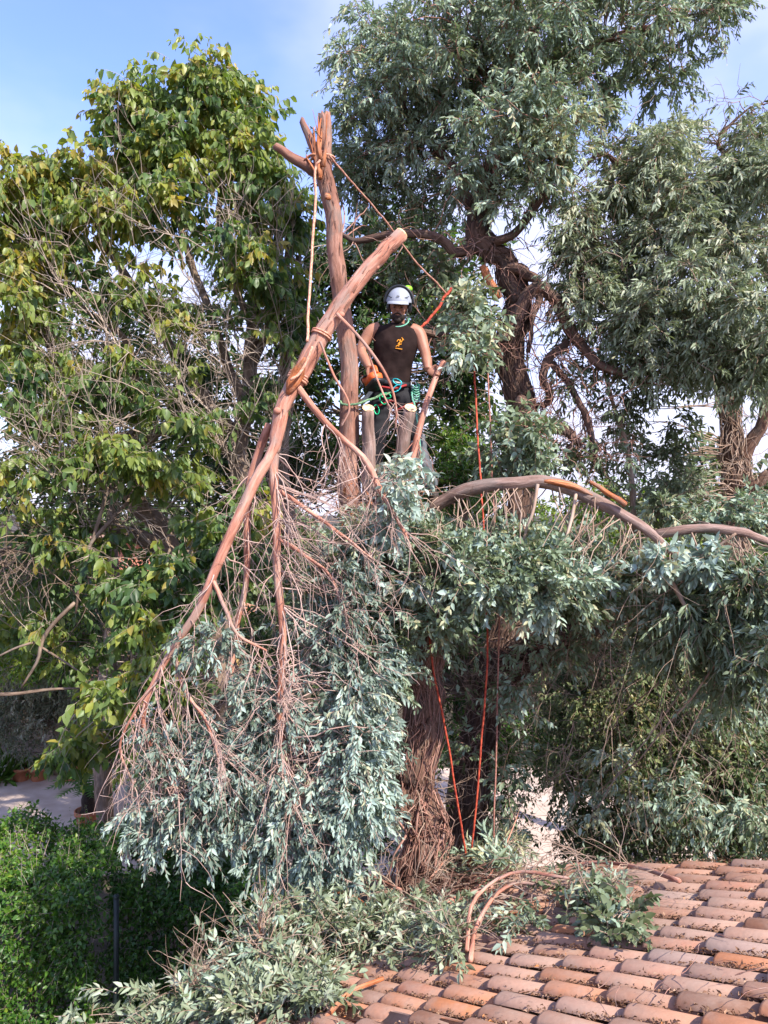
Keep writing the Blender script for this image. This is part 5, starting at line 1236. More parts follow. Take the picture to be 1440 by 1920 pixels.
# ================================================================== CUT BRANCHES LYING ON THE ROOF
def on_roof(px, py, h=.1):
    """where the sight line to a pixel meets the roof, lifted by h"""
    r = np.array([(px - 720) / F, 1.0, -(py - 960) / F])
    n_ = np.array([-.498, .509, 1.956])
    t = D / -(n_ @ r)
    return np.array([0, 0, CAMZ]) + r * t + NRM * h
EAVE_C = EAVE
def fix(p): return p
def debris(label, stem_px, r0, vols_px, n_tw, mat='euc', lL=.064, lW=.33, tint=.6, twl=.22, k=12, bark='bark_pale', nparts=45, h=.09, free=None, hang=.15):
    pts = []
    for (px, py, *hh) in stem_px:
        if free is None: pts.append(on_roof(px, py, hh[0] if hh else h))
        else: pts.append(P(px, py, hh[0] if hh else free))
    q = spline(pts, 20)
    t = thing('cut_branch', q[0], label, 'branch', 'cut branches dropped on the roof')
    Geo().tube(q, np.linspace(r0, r0 * .4, 20), 8, .08).obj('stem', M[bark], t)
    gg = Geo()
    f = Fol(t, mat, nparts=nparts, twig_mat='twig_dry')
    branchlets(gg, q[6:], 34, .42, r0 * .3, lambda n, p: rng.normal(0, .6, (n, 3)) + (q[-1] - q[0]) / np.linalg.norm(q[-1] - q[0]) + [0, 0, .15], sub=1, grav=.05)
    for (px, py, rx, ry, w) in vols_px:
        m = int(n_tw * w * .62)
        c = on_roof(px, py, h) if free is None else P(px, py, free)
        s_ = np.linalg.norm(c - [0, 0, CAMZ]) / F
        if free is None:
            o_ = UP * 0
            a_ = rng.normal(0, .5, (m, 2))
            p0 = np.array([on_roof(px + rx * a, py + ry * b, abs(rng.normal(0, .055)) + .03) for a, b in a_])
        else:
            p0 = c + rng.normal(0, .5, (m, 3)) * np.array([rx * s_, .2, ry * s_])
        dd = unit(rng.normal(0, .6, (m, 3)) + np.array([0, -.15, .25]))
        f.twigs(p0, dd, twl * rng.uniform(.6, 1.3, m), k=k, lL=lL, lW=lW, hang=hang, droop=.35, along=.8, spread=.62, tint=np.clip(rng.normal(tint, .2, m), 0, 1))
        # link the spray to its stem
        j = rng.integers(0, m, max(3, m // 12))
        A = q[((p0[j][:, None] - q[None]) ** 2).sum(-1).argmin(1)]
        s = np.linspace(0, 1, 6)[None, :, None]
        gg.tubes(A[:, None] * (1 - s) + p0[j][:, None] * s + np.array([0, 0, .12]) * s * (1 - s) + rng.normal(0, .01, (len(j), 6, 3)), np.full((len(j), 6), .003), 4)
    tag(gg.obj('twig', M['twig_dry'], t), kind='stuff')
    return t
debris('leafy cut branch with long bare stem reaching across the upper tiles', [(1280, 1672, .06), (1210, 1655, .09), (1130, 1645, .1), (1060, 1655, .1), (985, 1690, .08)], .016, [(1130, 1690, 70, 30, .5), (1050, 1670, 60, 30, .3)], 80)
debris('broad leaved cut sprig draped down the middle of the tiles', [(1060, 1690, .08), (1130, 1700, .12), (1190, 1740, .08)], .008, [(1155, 1745, 45, 35, .7), (1100, 1715, 50, 25, .3), (1180, 1770, 25, 25, .25)], 120, lL=.055, lW=.6, tint=.4)
debris('arched bare cut branch standing clear over the lower tile rows', [(884, 1808, .02), (900, 1770, .09), (940, 1735, .17), (985, 1718, .2), (1030, 1712, .16), (1090, 1714, .1), (1150, 1740, .04)], .015, [(960, 1740, 60, 25, .5), (1020, 1740, 50, 20, .2)], 80)
debris('upright pale cut sprig at the far corner of the roof', [(880, 1690, .05), (930, 1660, .1), (985, 1610, .3), (1010, 1570, .45)], .008, [(950, 1640, 45, 30, .6), (960, 1600, 40, 40, .5)], 110, lL=.105, lW=.24, tint=.85)
debris('dense teal leaved cut branch heaped against the shaggy trunk', [(730, 1740, .06), (790, 1700, .1), (850, 1640, .15)], .018, [(825, 1605, 60, 35, .8), (770, 1590, 40, 40, .4), (890, 1630, 40, 25, .3)], 150, tint=.66)
debris('thick heap of cut eucalyptus sprays lying along the eave', [(700, 1715, .1), (760, 1720, .12), (830, 1760, .08), (860, 1800, .04)], .02, [(775, 1768, 90, 32, 1), (845, 1748, 50, 22, .4), (700, 1770, 80, 50, .8), (840, 1790, 40, 30, .4)], 230, tint=.66, mat='euc_grey')
debris('cut branch with orange stem lying in leafy heap', [(560, 1815, 5.0), (600, 1775, 5.02), (650, 1755, 5.05), (720, 1765, 5.1), (760, 1790, 5.15)], .012, [(620, 1760, 90, 40, 1), (700, 1740, 80, 40, .6), (570, 1735, 80, 35, .8), (520, 1760, 60, 40, .6)], 210, free=5.05, bark='wood_torn', tint=.62, mat='euc_grey')
debris('cut branch with upright split orange stems among pale leaves', [(475, 1920, 4.7), (490, 1850, 4.75), (495, 1790, 4.8), (485, 1730, 4.85)], .017, [(500, 1795, 60, 55, .8), (450, 1840, 50, 45, .5), (560, 1850, 60, 40, .6)], 190, free=4.8, bark='wood_torn', tint=.62)
debris('cut branch with pale curved stem low beside the hedge', [(310, 1925, 4.6), (345, 1870, 4.65), (372, 1828, 4.7)], .010, [(270, 1905, 70, 25, .45), (350, 1900, 60, 35, .6), (420, 1890, 60, 45, .7), (140, 1922, 60, 12, .15)], 180, free=4.65, tint=.6, mat='euc_grey')
debris('blue green cut sprays filling the bottom edge of the eave', [(420, 1960, 4.5), (500, 1930, 4.5), (580, 1900, 4.55)], .012, [(530, 1890, 80, 45, 1.2), (590, 1895, 50, 30, .8), (450, 1900, 80, 40, 1.0), (400, 1895, 50, 35, .5)], 200, free=4.55, tint=.7)
heap = Geo()
hs = np.array([on_roof(random.uniform(560, 900), random.gauss(1750, 40), random.uniform(.06, .16)) for _ in range(90)])
branchlets(heap, hs, 110, .34, .004, lambda n, p: UP * rng.normal(0, .9, (n, 1)) + ACR * rng.normal(0, .9, (n, 1)) + NRM * rng.normal(.05, .25, (n, 1)), sub=1, subn=3, jit=.08)
hs = np.array([P(random.uniform(420, 640), random.gauss(1825, 40), random.uniform(4.7, 4.95)) for _ in range(90)])
branchlets(heap, hs, 60, .32, .004, lambda n, p: rng.normal(0, 1, (n, 3)) * [1, .6, .5], sub=1, subn=3, jit=.08)
tag(heap.obj('broken_twigs', M['twig_dry']), kind='stuff')
debris('low cut spray lying over the bottom corner of the eave', [(430, 1915, .05), (500, 1890, .09), (580, 1850, .08)], .012, [(500, 1895, 80, 35, 1), (570, 1860, 60, 30, .7), (440, 1905, 60, 30, .7), (600, 1890, 40, 30, .4)], 210, tint=.64, mat='euc_grey')
bg_tree('shrub', 'dark shrub under the eave that carries the cut sprays', 'shrub', (480, 2000), 5.1, [(470, 2010, 5.1, 130, 70, .35, 26, .3), (380, 2030, 5.0, 90, 60, .3, 14, .3)], 'ivy', 8, .06, .5, 14, .18, .2, trunk_r=9, trunk_top=(480, 2040))
# bare stripped stick and short log
for (pts, r_, lb) in (([(556, 1822, .16), (600, 1780, .26), (655, 1757, .3), (725, 1772, .2)], .014, 'curved orange stick arching over the eave heap of pale leaves'), ([(630, 1700, .22), (690, 1704, .27), (765, 1724, .2)], .015, 'straight salmon stick lying on top of the heap below the hanging limb'), ([(880, 1800, .05), (905, 1752, .2), (985, 1716, .26), (1085, 1712, .2)], .013, 'long salmon stick bowed clear over the sprays in the middle of the roof'), ([(612, 1915, .02), (660, 1885, .06), (722, 1853, .05)], .016, 'stripped orange stick lying across the lowest tiles'), ([(712, 1712, .1), (735, 1716, .12), (758, 1722, .12)], .02, 'short salmon log end poking from the heap of sprays'), ([(805, 1740, .1), (880, 1715, .12), (930, 1690, .1)], .022, 'thick reddish branch piece lying under sprays near the trunk')):
    q = spline([on_roof(*p) for p in pts], 12)
    t = thing('stick', q[0], lb, 'stick')
    Geo().tube(q, np.linspace(r_, r_ * .7, 12), 9, .08).obj('stem', M['bark_pale'] if 'salmon' in lb or 'reddish' in lb else M['wood_torn'], t)
# bark shreds on the roof beside the trunk
g = Geo()
for _ in range(620):
    p0 = on_roof(random.gauss(830, 70), random.gauss(1688, 24), random.uniform(.03, .17)); dv = unit(UP * random.gauss(.6, .6) + ACR * random.gauss(0, .7) + NRM * random.gauss(0, .15)) * random.uniform(.05, .22)
    w = np.cross(unit(dv), NRM) * random.uniform(.002, .008)
    g.add([p0 - w, p0 + w, p0 + dv + w * .6 + NRM * random.uniform(-.01, .02), p0 + dv - w * .6], [[0, 1, 2, 3]], bark=rng.uniform(0, 9, (4, 3)))
tag(g.obj('bark_shreds', M['bark_smooth']), kind='stuff')
g = Geo()
src = np.array([on_roof(random.uniform(900, 1440), random.uniform(1640, 1915), .05) for _ in range(60)])
branchlets(g, src, 45, .16, .0022, lambda n, p: UP * rng.normal(0, 1, (n, 1)) + ACR * rng.normal(0, 1, (n, 1)), K=6)
tag(g.obj('twig_litter', M['twig_red']), kind='stuff')

# ================================================================== ROPES
def rope(pts, r, mat, label, n=60, sides=8):
    q = spline([P(*p) for p in pts], n)
    q[2:-2] += np.stack([np.convolve(rng.normal(0, 1, n + 4), np.ones(9) / 9, 'same')[2:-2] for _ in range(3)], 1)[2:-2] * .012
    t = thing('rope', q[-1], label, 'rope', 'ropes rigged in the felled tree')
    g = Geo().tube(q, r, sides); g.obj('strand', M[mat], t)
    return t, q
t_, _ = rope([(600, 300, 6.3), (593, 318, 6.3), (590, 380, 6.25), (584, 500, 6.1), (578, 600, 5.9), (576, 640, 5.75)], .0105, 'rope_salmon', 'salmon lowering rope hanging straight from the torn pole top to the cut limb')
def coil(c, axis, rad, turns, pitch, r, mat, parent):
    axis = unit(axis); b1 = unit(np.cross(axis, [0, 1, .2])); b2 = np.cross(axis, b1)
    a = np.linspace(0, turns * 6.283, int(turns * 18)); q = c + (np.cos(a)[:, None] * b1 + np.sin(a)[:, None] * b2) * rad + axis * (a / 6.283 * pitch)[:, None]
    Geo().tube(q, r, 6).obj('hitch', M[mat], parent)
dirm = unit(q_m[18] - q_m[24])
coil(q_m[19], dirm, r_m[19] + .009, 1.6, .02, .008, 'rope_salmon', t_)
coil(q_m[26], dirm, r_m[26] + .010, 2.4, .02, .0085, 'rope_salmon', t_)
Geo().tube(spline([P(586, 650, 5.72), P(574, 680, 5.7), P(560, 702, 5.68), P(545, 712, 5.66)], 16), .011, 7).obj('strand', M['rope_salmon'], t_)
coil(np.array(P(606, 300, 6.5)), np.array([0, 0, 1.0]), .098, 1.3, .025, .008, 'rope_salmon', t_)
rope([(618, 292, 6.42), (660, 340, 6.5), (720, 412, 6.7), (780, 490, 6.9), (838, 552, 7.0)], .0085, 'rope_brown', 'brown tensioned rope running from the pole top past the sawn limb end')
rope([(846, 540, 6.98), (832, 562, 6.96), (808, 595, 6.92), (788, 616, 6.9)], .013, 'rope_red', 'short thick red rope rising behind the climber shoulder')
rope([(884, 640, 6.95), (890, 700, 6.9), (896, 820, 6.8), (906, 960, 6.6), (914, 1130, 6.4), (912, 1260, 6.3), (902, 1400, 6.3), (888, 1560, 6.3), (882, 1622, 6.32), (872, 1590, 6.34), (842, 1410, 6.3), (815, 1270, 6.25), (798, 1130, 6.2), (788, 1000, 6.3), (780, 930, 6.45)], .0085, 'rope_red', 'long red climbing rope looping down in a narrow V before the trunks', n=120)
rope([(912, 640, 7.0), (917, 760, 6.95), (922, 880, 6.9), (934, 1100, 6.7), (934, 1260, 6.6), (930, 1420, 6.6), (927, 1540, 6.6), (925, 1680, 6.6)], .0075, 'rope_pink', 'dull pink rope hanging straight just beside the red loop')
rope([(636, 752, 6.45), (642, 757, 6.39), (660, 758, 6.38), (690, 750, 6.45), (715, 742, 6.6), (735, 735, 6.72)], .010, 'rope_green', 'green work positioning lanyard passed round the pole to the harness')
rope([(772, 735, 6.68), (782, 790, 6.62), (788, 850, 6.6), (786, 900, 6.6)], .008, 'rope_teal', 'teal rope tail hanging from the climber hip')

# ================================================================== THE CLIMBER
MAN_D = 6.85
def H(px, py, dz=0.0): return P(px, py, MAN_D + dz)
S = MAN_D / F
man = thing('person', H(720, 925), 'climber in white helmet and dark sleeveless top standing in tree with chainsaw', 'person')
body = Geo()
SIDE = np.array([1.0, 0, 0])
def bt(g, pts, rad, ell=None, sides=12, n=16):
    a = np.array([np.append(p, r) for p, r in zip(pts, rad)])
    s = spline(a, n)
    e = None
    if ell is not None:
        e = spline(np.array(ell, float), n)
    g.tube(s[:, :3], s[:, 3], sides, ell=e, ref=SIDE)
# torso (widths in metres)
torso_pts = [H(732, 738), H(733, 712), H(737, 680, -.01), H(742, 645, -.02), H(744, 622, -.02), H(745, 612, -.01)]
bt(body, torso_pts, [.16, .155, .155, .185, .175, .09], [(1, .72), (1, .7), (1, .7), (1, .66), (1, .6), (1, .8)], 18, 20)
# neck, head
bt(body, [H(745, 622, 0), H(746, 608, -.03), H(747, 594, -.05)], [.066, .06, .06])
hc = H(748, 577, -.085)
Rh = rotm('Z', -6) @ rotm('Y', 4) @ rotm('X', 17)       # looks down to the cut
def hd(x, y, z): return hc + Rh @ np.array([x, y, z])     # -y is the face
body.ball(hc + Rh @ np.array([0, .012, .03]), (.079, .098, .105), 18, 14, Rh)
body.ball(hd(0, -.03, -.055), (.058, .062, .066), 14, 10, Rh)       # jaw
body.ball(hd(0, -.075, -.098), (.026, .022, .022), 10, 8, Rh)       # chin
body.tube([hd(0, -.086, .022), hd(0, -.108, -.012), hd(0, -.098, -.024)], [.009, .015, .010], 8)      # nose
for s_ in (-1, 1):
    body.ball(hd(.035 * s_, -.074, .024), (.026, .014, .009), 8, 6, Rh)     # brow
    body.ball(hd(.042 * s_, -.062, -.022), (.022, .022, .02), 8, 6, Rh)     # cheek
    body.ball(hd(.08 * s_, .01, -.008), (.012, .022, .034), 8, 6, Rh)       # ear
body.ball(hd(0, -.088, -.056), (.024, .010, .008), 8, 6, Rh)        # lips
# arms: image-left is his right arm
bt(body, [H(712, 616, -.01), H(697, 622, -.02), H(684, 640, -.03), H(677, 657, -.05), H(684, 674, -.12), H(692, 690, -.2)], [.062, .063, .052, .045, .044, .031], None, 12, 22)
bt(body, [H(770, 618, -.01), H(785, 626, -.02), H(793, 648, -.05), H(798, 664, -.09), H(801, 680, -.15), H(802, 693, -.2)], [.062, .063, .053, .046, .044, .031], None, 12, 22)
def hand(g, wrist, fwd, across, nrm, curls, thumb_side):
    """palm plus five fingers curling towards -nrm"""
    fwd, across, nrm = unit(fwd), unit(across), unit(nrm)
    R_ = np.stack([across, fwd, nrm], 1)
    g.ball(wrist + fwd * .045, (.041, .052, .017), 12, 8, R_)
    for k_ in range(4):
        b_ = wrist + fwd * .088 + across * (k_ - 1.5) * .0205 * 1.0 - fwd * .006 * abs(k_ - 1.3)
        ln_ = (.040, .046, .043, .034)[k_]
        p_ = [b_ - fwd * .02, b_]; an_ = 0
        for c_, f_ in zip(curls, (1, .72, .58)):
            an_ += math.radians(c_)
            p_.append(p_[-1] + (fwd * math.cos(an_) - nrm * math.sin(an_)) * ln_ * f_)
        g.tube(spline(p_, 10), np.linspace(.0105, .0078, 10), 8)
    tb = wrist + fwd * .03 + across * thumb_side * .036
    g.tube(spline([tb, tb + across * thumb_side * .022 + fwd * .02 - nrm * .012, tb + across * thumb_side * .016 + fwd * .045 - nrm * .034, tb - across * thumb_side * .004 + fwd * .056 - nrm * .05], 10), np.linspace(.0145, .0085, 10), 8)
hand(body, H(692, 690, -.2), np.array([.28, -.45, -.85]), np.array([1, .1, .3]), np.array([-.15, -.85, .45]), (50, 60, 45), 1)
hand(body, H(802, 693, -.2), np.array([.85, -.12, -.42]), np.array([.42, .0, .9]), np.array([.1, .98, .05]), (48, 62, 50), 1)
# legs
bt(body, [H(720, 735), H(712, 780, -.02), H(706, 830, -.02), H(700, 875, .03), H(696, 905, .04)], [.092, .08, .062, .054, .042], None, 12, 20)
bt(body, [H(748, 735), H(765, 785, -.02), H(780, 832, -.03), H(796, 880, .02), H(806, 912, .03)], [.092, .08, .062, .054, .042], None, 12, 20)
bo = body.obj('body', M['skin'], man)
rm = bo.modifiers.new('remesh', 'REMESH'); rm.mode = 'VOXEL'; rm.voxel_size = .0065
sm = bo.modifiers.new('smooth', 'SMOOTH'); sm.factor = .5; sm.iterations = 4
rm.use_smooth_shade = True
# eyes, brows, beard, hair
for s_ in (-1, 1):
    Geo().ball(hd(.031 * s_, -.0765, .006), (.012, .008, .007), 10, 8, Rh).obj('eye', M['black_plastic'], man)
    Geo().tube(spline([hd(.014 * s_, -.09, .022), hd(.033 * s_, -.089, .028), hd(.052 * s_, -.073, .022)], 8), [.003, .005, .005, .005, .005, .004, .003, .002], 6).obj('eyebrow', M['hair'], man)
g = Geo()
g.ball(hd(0, -.034, -.074), (.0625, .0645, .046), 18, 12, Rh)
g.ball(hd(0, -.078, -.10), (.031, .026, .027), 12, 8, Rh)
V = np.vstack(g.V)
loc_ = (V - hc) @ Rh
V = np.where((loc_[:, 2:3] > -.045) & (np.abs(loc_[:, 0:1]) < .05) & (loc_[:, 1:2] < -.02), V + Rh @ np.array([0, .03, -.01]), V) + rng.normal(0, .0016, V.shape)
g.V = [V]
g.obj('beard', M['hair'], man)
Geo().tube(spline([hd(-.028, -.088, -.05), hd(0, -.1, -.04), hd(.028, -.088, -.05)], 8), .0065, 6, .1).obj('moustache', M['hair'], man)
Geo().ball(hd(0, .03, .012), (.086, .084, .085), 16, 12, Rh).obj('hair', M['hair'], man)
# helmet
def dome(rx, ry, rz, t0, t1, nu=28, nv=10, off=(0, 0, 0)):
    V, Q = [], []
    for j in range(nv + 1):
        th = t0 + (t1 - t0) * j / nv
        for i in range(nu):
            a = 2 * math.pi * i / nu
            V.append([rx * math.sin(th) * math.cos(a), ry * math.sin(th) * math.sin(a), rz * math.cos(th)])
    for j in range(nv):
        for i in range(nu):
            Q.append([j * nu + i, (j + 1) * nu + i, (j + 1) * nu + (i + 1) % nu, j * nu + (i + 1) % nu])
    return np.array(V) + np.array(off), Q
Rt = rotm('Z', -6) @ rotm('Y', 4) @ rotm('X', 13)
hh0 = hd(0, .012, .05)
def he(v): return hh0 + np.asarray(v) @ Rt.T
helm = thing('helmet', hh0, 'white climbing helmet with black visor frame worn by the climber', 'helmet')
V, Q = dome(.112, .135, .125, 0.02, 1.62)
lipmask = V[:, 2] < .02
V[lipmask, :2] *= 1.05
g = Geo(); g.add(he(V), Q)
V2, Q2 = dome(.104, .127, .117, 0.02, 1.62); g.add(he(V2), [q_[::-1] for q_ in Q2])
g.obj('shell', M['white_shell'], helm)
g = Geo()           # peak
an = np.linspace(-2.45, -.69, 15)
ins = np.stack([.116 * np.cos(an), .14 * np.sin(an), np.full(15, .002)], 1)
outs = np.stack([.122 * np.cos(an), .186 * np.sin(an), -.022 - 0 * an], 1)
V = np.vstack([ins, outs, ins - [0, 0, .006], outs - [0, 0, .006]])
i = np.arange(14)
g.add(he(V), np.vstack([np.stack([i, i + 1, i + 16, i + 15], 1), np.stack([i + 30, i + 45, i + 46, i + 31], 1), np.stack([i + 15, i + 16, i + 46, i + 45], 1)]))
g.obj('peak', M['white_shell'], helm)
# black frame sweeping over the shell, raised visor band
an = np.linspace(math.radians(-8), math.radians(188), 26)
q = np.stack([.124 * np.cos(an), np.full(26, -.035), .135 * np.sin(an) + .0], 1)
g = Geo(); g.tube(he(q), .011, 8); g.obj('visor_frame', M['black_plastic'], helm)
an = np.linspace(math.radians(12), math.radians(168), 26)
r1 = np.stack([.126 * np.cos(an), -.03 - 0 * an, .139 * np.sin(an) - .0], 1)
r2 = np.stack([.115 * np.cos(an), .055 + 0 * an, .140 * np.sin(an) + .0], 1)
V = np.vstack([r1, r2, r1 * .965, r2 * .965]); i = np.arange(25)
g = Geo(); g.add(he(V), np.vstack([np.stack([i, i + 26, i + 27, i + 1], 1), np.stack([i + 52, i + 53, i + 79, i + 78], 1), np.stack([i, i + 1, i + 53, i + 52], 1), np.stack([i + 26, i + 78, i + 79, i + 27], 1)]))
g.obj('visor', M['black_plastic'], helm)
g = Geo(); an = np.linspace(math.radians(200), math.radians(340), 16)
q = np.stack([.098 * np.cos(an), -.128 + .03 * np.abs(np.cos(an)) , .055 + .03 * np.sin(an)], 1); g.tube(he(q), .004, 6); g.obj('shell_ridge', M['black_plastic'], helm)
Geo().ball(he(np.array([.065, .05, .115])), (.042, .06, .03), 12, 8, Rt).obj('rear_panel', M['lime'], helm)
for s_ in (-1, 1):
    Geo().ball(hd(.092 * s_, .012, .0), (.024, .036, .044), 12, 8, Rh).obj('ear_defender', M['black_plastic'], helm)
    Geo().tube(spline([hd(.08 * s_, -.01, .0), hd(.066 * s_, -.045, -.07), hd(.02 * s_, -.05, -.125)], 10), .005, 6).obj('chin_strap', M['black_plastic'], helm)
Geo().tube(spline([he(np.array([-.012, -.133, .04])), he(np.array([0, -.137, .044])), he(np.array([.012, -.133, .04]))], 6), .004, 5).obj('badge', M['black_plastic'], helm)
# sleeveless top
g = Geo()
bt(g, [H(731, 728), H(733, 712), H(737, 680, -.01), H(742, 645, -.02), H(744, 624, -.02), H(745, 613, -.005)], [.176, .172, .174, .203, .190, .088], [(1, .76), (1, .74), (1, .74), (1, .69), (1, .62), (1, .9)], 24, 26)
for (x_, y_) in ((706, 614), (778, 617)):
    g.ball(H(x_ + (3 if x_ < 740 else -3), y_ + 2, -.012), (.056, .062, .045), 12, 8)
V = np.vstack(g.V)
f_ = np.sin(V[:, 0] * 55 + V[:, 2] * 30) * .0035 + np.sin(V[:, 2] * 48 - V[:, 0] * 22) * .003
V[:, 1] += f_
g.V = [V]
to = g.obj('sleeveless_top', M['shirt'], man)
rm = to.modifiers.new('remesh', 'REMESH'); rm.mode = 'VOXEL'; rm.voxel_size = .009; rm.use_smooth_shade = True
sm = to.modifiers.new('smooth', 'SMOOTH'); sm.iterations = 3
# faded orange lettering on the chest (hand-drawn strokes)
def strokes(lst, mat, name, parent, r=.0045):
    g = Geo()
    for s_ in lst:
        q = spline([H(px, py, -.158) for px, py in s_], max(6, 4 * len(s_)))
        g.tube(q, r, 5)
    return g.obj(name, M[mat], parent)
strokes([[(742, 650), (747, 647), (753, 645)], [(741, 653), (748, 654), (754, 655)], [(744, 641), (747, 637), (750, 641), (746, 645)], [(750, 636), (752, 642), (755, 636)], [(753, 633), (757, 638)], [(747, 650), (749, 643)]], 'print', 'chest_print', man)
# green cord round the neck
Geo().tube(spline([H(730, 598, .02), H(729, 606, -.07), H(738, 612, -.12), H(752, 612, -.125), H(764, 606, -.08), H(767, 597, .02)], 20), .006, 6).obj('neck_cord', M['rope_teal'], man)
# trousers
g = Geo()
bt(g, [H(731, 712), H(731, 728), H(733, 748)], [.168, .172, .15], [(1, .76), (1, .78), (1, .8)], 18, 10)
bt(g, [H(718, 735), H(711, 780, -.02), H(705, 830, -.02), H(700, 875, .03), H(696, 900, .04)], [.108, .098, .083, .08, .075], None, 14, 22)
bt(g, [H(750, 735), H(766, 785, -.02), H(780, 828, -.03)], [.108, .098, .082], None, 14, 18)
V = np.vstack(g.V); V += np.stack([np.sin(V[:, 2] * 60) * .004, np.sin(V[:, 2] * 44 + V[:, 0] * 20) * .005, 0 * V[:, 0]], 1); g.V = [V]
to = g.obj('trousers', M['trouser'], man)
rm = to.modifiers.new('remesh', 'REMESH'); rm.mode = 'VOXEL'; rm.voxel_size = .01; rm.use_smooth_shade = True
g = Geo()
bt(g, [H(778, 818, -.03), H(786, 850, -.01), H(797, 884, .02), H(807, 914, .03)], [.086, .080, .078, .076], None, 16, 26)
V = np.vstack(g.V); V += np.stack([np.sin(V[:, 2] * 90 + V[:, 0] * 30) * .005, np.sin(V[:, 2] * 70) * .006, 0 * V[:, 0]], 1); g.V = [V]
g.obj('lower_trouser_leg', M['trouser_grey'], man)
for (x_, y_, sg) in ((696, 914, -.3), (809, 924, .5)):
    g = Geo()
    g.ball(H(x_, y_ - 4, .03), (.05, .062, .06), 12, 8)
    g.ball(H(x_ + 8 * sg, y_ + 6, -.05), (.048, .12, .042), 14, 8)
    g.box(H(x_ + 6 * sg, y_ + 13, -.03), (.092, .25, .022), bev=.008)
    g.obj('boot', M['boot'], man)
# harness
hn = Geo()
an = np.linspace(0, 6.283, 40)
q = np.array([H(731, 722) + np.array([.186 * math.cos(a), .145 * math.sin(a), .012 * math.sin(2 * a)]) for a in an]); hn.tube(q, .022, 8, ell=(.35, 1.0), ref=np.array([1.0, 0, 0])); hn.obj('harness_belt', M['black_plastic'], man)
for (x_, y_, rr_) in ((715, 762, .116), (760, 765, .116)):
    q = np.array([H(x_, y_, -.02) + np.array([rr_ * math.cos(a), rr_ * math.sin(a) * .98, .05 * math.cos(a)]) for a in an]); Geo().tube(q, .012, 6).obj('leg_loop', M['red_web'], man)
Geo().tube(spline([H(700, 722, -.13), H(720, 726, -.165), H(740, 728, -.165), H(762, 722, -.12)], 12), .011, 6).obj('waist_strap', M['red_web'], man)
def carabiner(px, py, dz, mat, rot=0, s=1):
    a = np.linspace(0, 6.283, 22); c_ = H(px, py, dz)
    x_, z_ = .022 * s * np.cos(a), .042 * s * np.sin(a); r_ = math.radians(rot)
    q = c_ + np.stack([x_ * math.cos(r_) - z_ * math.sin(r_), .006 * np.sin(a), x_ * math.sin(r_) + z_ * math.cos(r_)], 1)
    Geo().tube(q, .0055, 6).obj('carabiner', M[mat], man)
carabiner(745, 716, -.17, 'blue_metal', 60); carabiner(744, 728, -.175, 'blue_metal', -50); carabiner(718, 748, -.17, 'green_metal', 20, 1.2); carabiner(724, 742, -.17, 'green_metal', 75); carabiner(706, 768, -.15, 'green_metal', 10); carabiner(776, 722, -.09, 'steel', 15); carabiner(780, 730, -.09, 'green_metal', -20)
g = Geo()
for k_ in range(7):
    y_ = 722 + k_ * 4.5
    q = spline([H(772, y_, -.10), H(780, y_ + 5, -.13), H(787, y_ + 1, -.10), H(781, y_ - 5, -.07)], 12); g.tube(q, .006, 5)
tag(g.obj('rope_bundle', M['rope_teal'], man), kind='stuff')

# ------------------------------------------------------------------ chainsaw in his right hand
sd = -.25
saw = thing('chainsaw', H(697, 705, sd), 'orange top handle chainsaw gripped at the climber right hip', 'chainsaw')
Rs = rotm('Z', 118) @ rotm('Y', 22)
sc_ = H(700, 712, sd)
def sp(x, y, z): return sc_ + Rs @ np.array([x, y, z])
Geo().box(sc_, (.16, .12, .085), Rs, .02).obj('motor_housing', M['orange_plastic'], saw)
Geo().box(sp(-.01, -.001, -.055), (.19, .125, .045), Rs, .015).obj('crankcase', M['black_plastic'], saw)
Geo().box(sp(.02, -.064, -.01), (.085, .014, .06), Rs, .005).obj('side_cover', M['orange_plastic'], saw)
Geo().tube(spline([sp(-.085, 0, .02), sp(-.07, 0, .085), sp(-.01, 0, .115), sp(.05, 0, .10), sp(.075, 0, .03)], 18), .014, 8).obj('top_handle', M['orange_plastic'], saw)
Geo().tube(spline([sp(.06, -.075, -.05), sp(.075, -.09, .04), sp(.08, 0, .085), sp(.075, .085, .04), sp(.06, .075, -.05)], 18), .009, 8).obj('front_handle', M['black_plastic'], saw)
Geo().box(sp(.10, 0, .06), (.012, .10, .075), Rs, .004).obj('hand_guard', M['orange_plastic'], saw)
Geo().lathe(sp(-.03, -.062, .012), [(.001, .012), (.017, .012), (.02, 0)], 14, Rs @ rotm('X', 90)).obj('fuel_cap', M['black_plastic'], saw)
g = Geo()
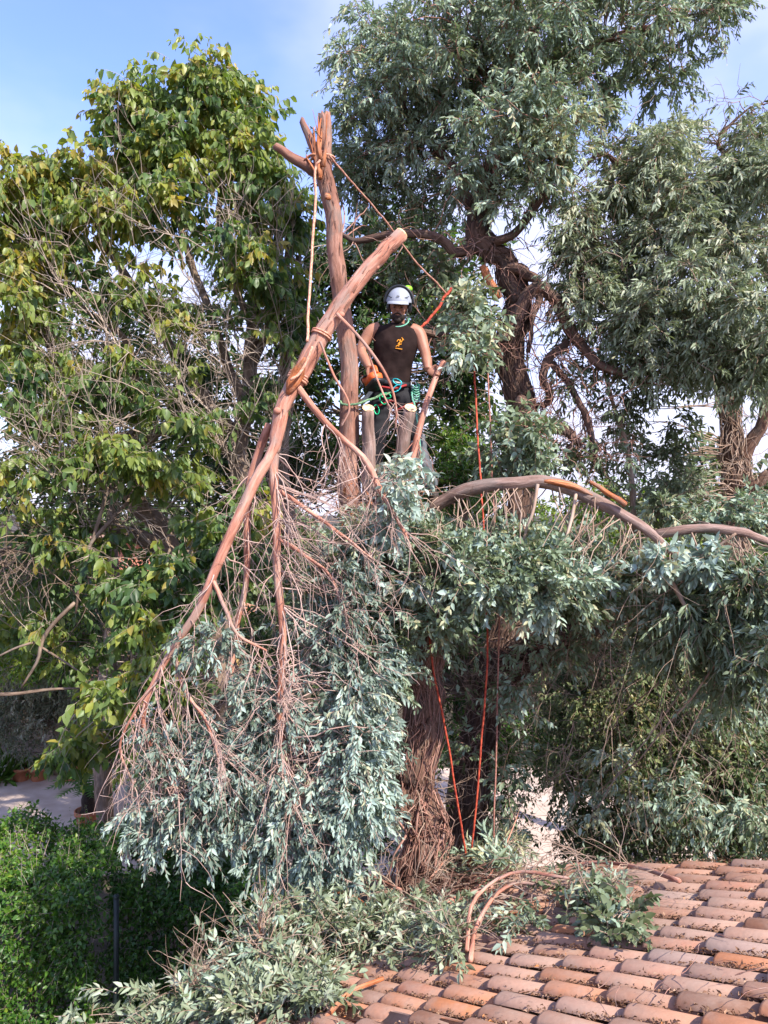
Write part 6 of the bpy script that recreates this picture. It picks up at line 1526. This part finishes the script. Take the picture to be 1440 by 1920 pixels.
for s_ in (-.002, .002):
    pass
bar = [(.08, -.022), (.30, -.026), (.345, -.012), (.352, 0), (.345, .012), (.30, .026), (.08, .022)]
fr = [sp(x, -.048, z - .03) for x, z in bar]; bk = [sp(x, -.042, z - .03) for x, z in bar]; m_ = len(bar)
g.add(fr + bk, [[i, (i + 1) % m_, (i + 1) % m_ + m_, i + m_] for i in range(m_)], [[0, i, i + 1] for i in range(1, m_ - 1)] + [[m_, m_ + i + 1, m_ + i] for i in range(1, m_ - 1)])
g.obj('guide_bar', M['steel'], saw, smooth=False)
Geo().tube([sp(x, -.045, z * 1.08 - .03) for x, z in bar], .004, 5).obj('chain', M['black_plastic'], saw)

# ------------------------------------------------------------------ branch in his left hand
hb_q, hb_r = path([(832, 676, 5.2, 6.60), (818, 706, 5.2, 6.60), (800, 755, 6.2, 6.5), (786, 805, 6.6, 6.42), (776, 850, 6, 6.36), (770, 890, 4.5, 6.32), (768, 930, 3, 6.3)], n=26)
held = thing('cut_branch', hb_q[4], 'pale bare branch gripped in the climber left hand, leafy at its lower end', 'branch')
Geo().tube(hb_q, hb_r, 10, .06).obj('stem', M['bark_pale'], held)
gg = Geo(); branchlets(gg, hb_q[14:], 26, .4, .0045, dn(0, 0, -.7), sub=1, grav=.03); tag(gg.obj('twig', M['bark_pale'], held), kind='stuff')
fx = Fol(held, 'euc_pale', nparts=70, twig_mat='twig_dry')
for (x_, y_, n_) in ((745, 875, 18), (770, 935, 18), (740, 925, 14), (790, 890, 8), (848, 668, 5), (795, 960, 14), (760, 980, 14)):
    fx.twigs(P(x_, y_, 6.3) + rng.normal(0, .05, (n_, 3)), unit(rng.normal(0, .6, (n_, 3)) + [0, -.2, -.2]), .12, k=7, lL=.078, lW=.46, tint=np.clip(rng.normal(.78, .1, n_), 0, 1))

finish_foliage()
print('objects', len(bpy.data.objects), 'tris', sum(sum(len(p.vertices) - 2 for p in []) for m_ in []), 'polys', sum(len(m_.polygons) for m_ in bpy.data.meshes))
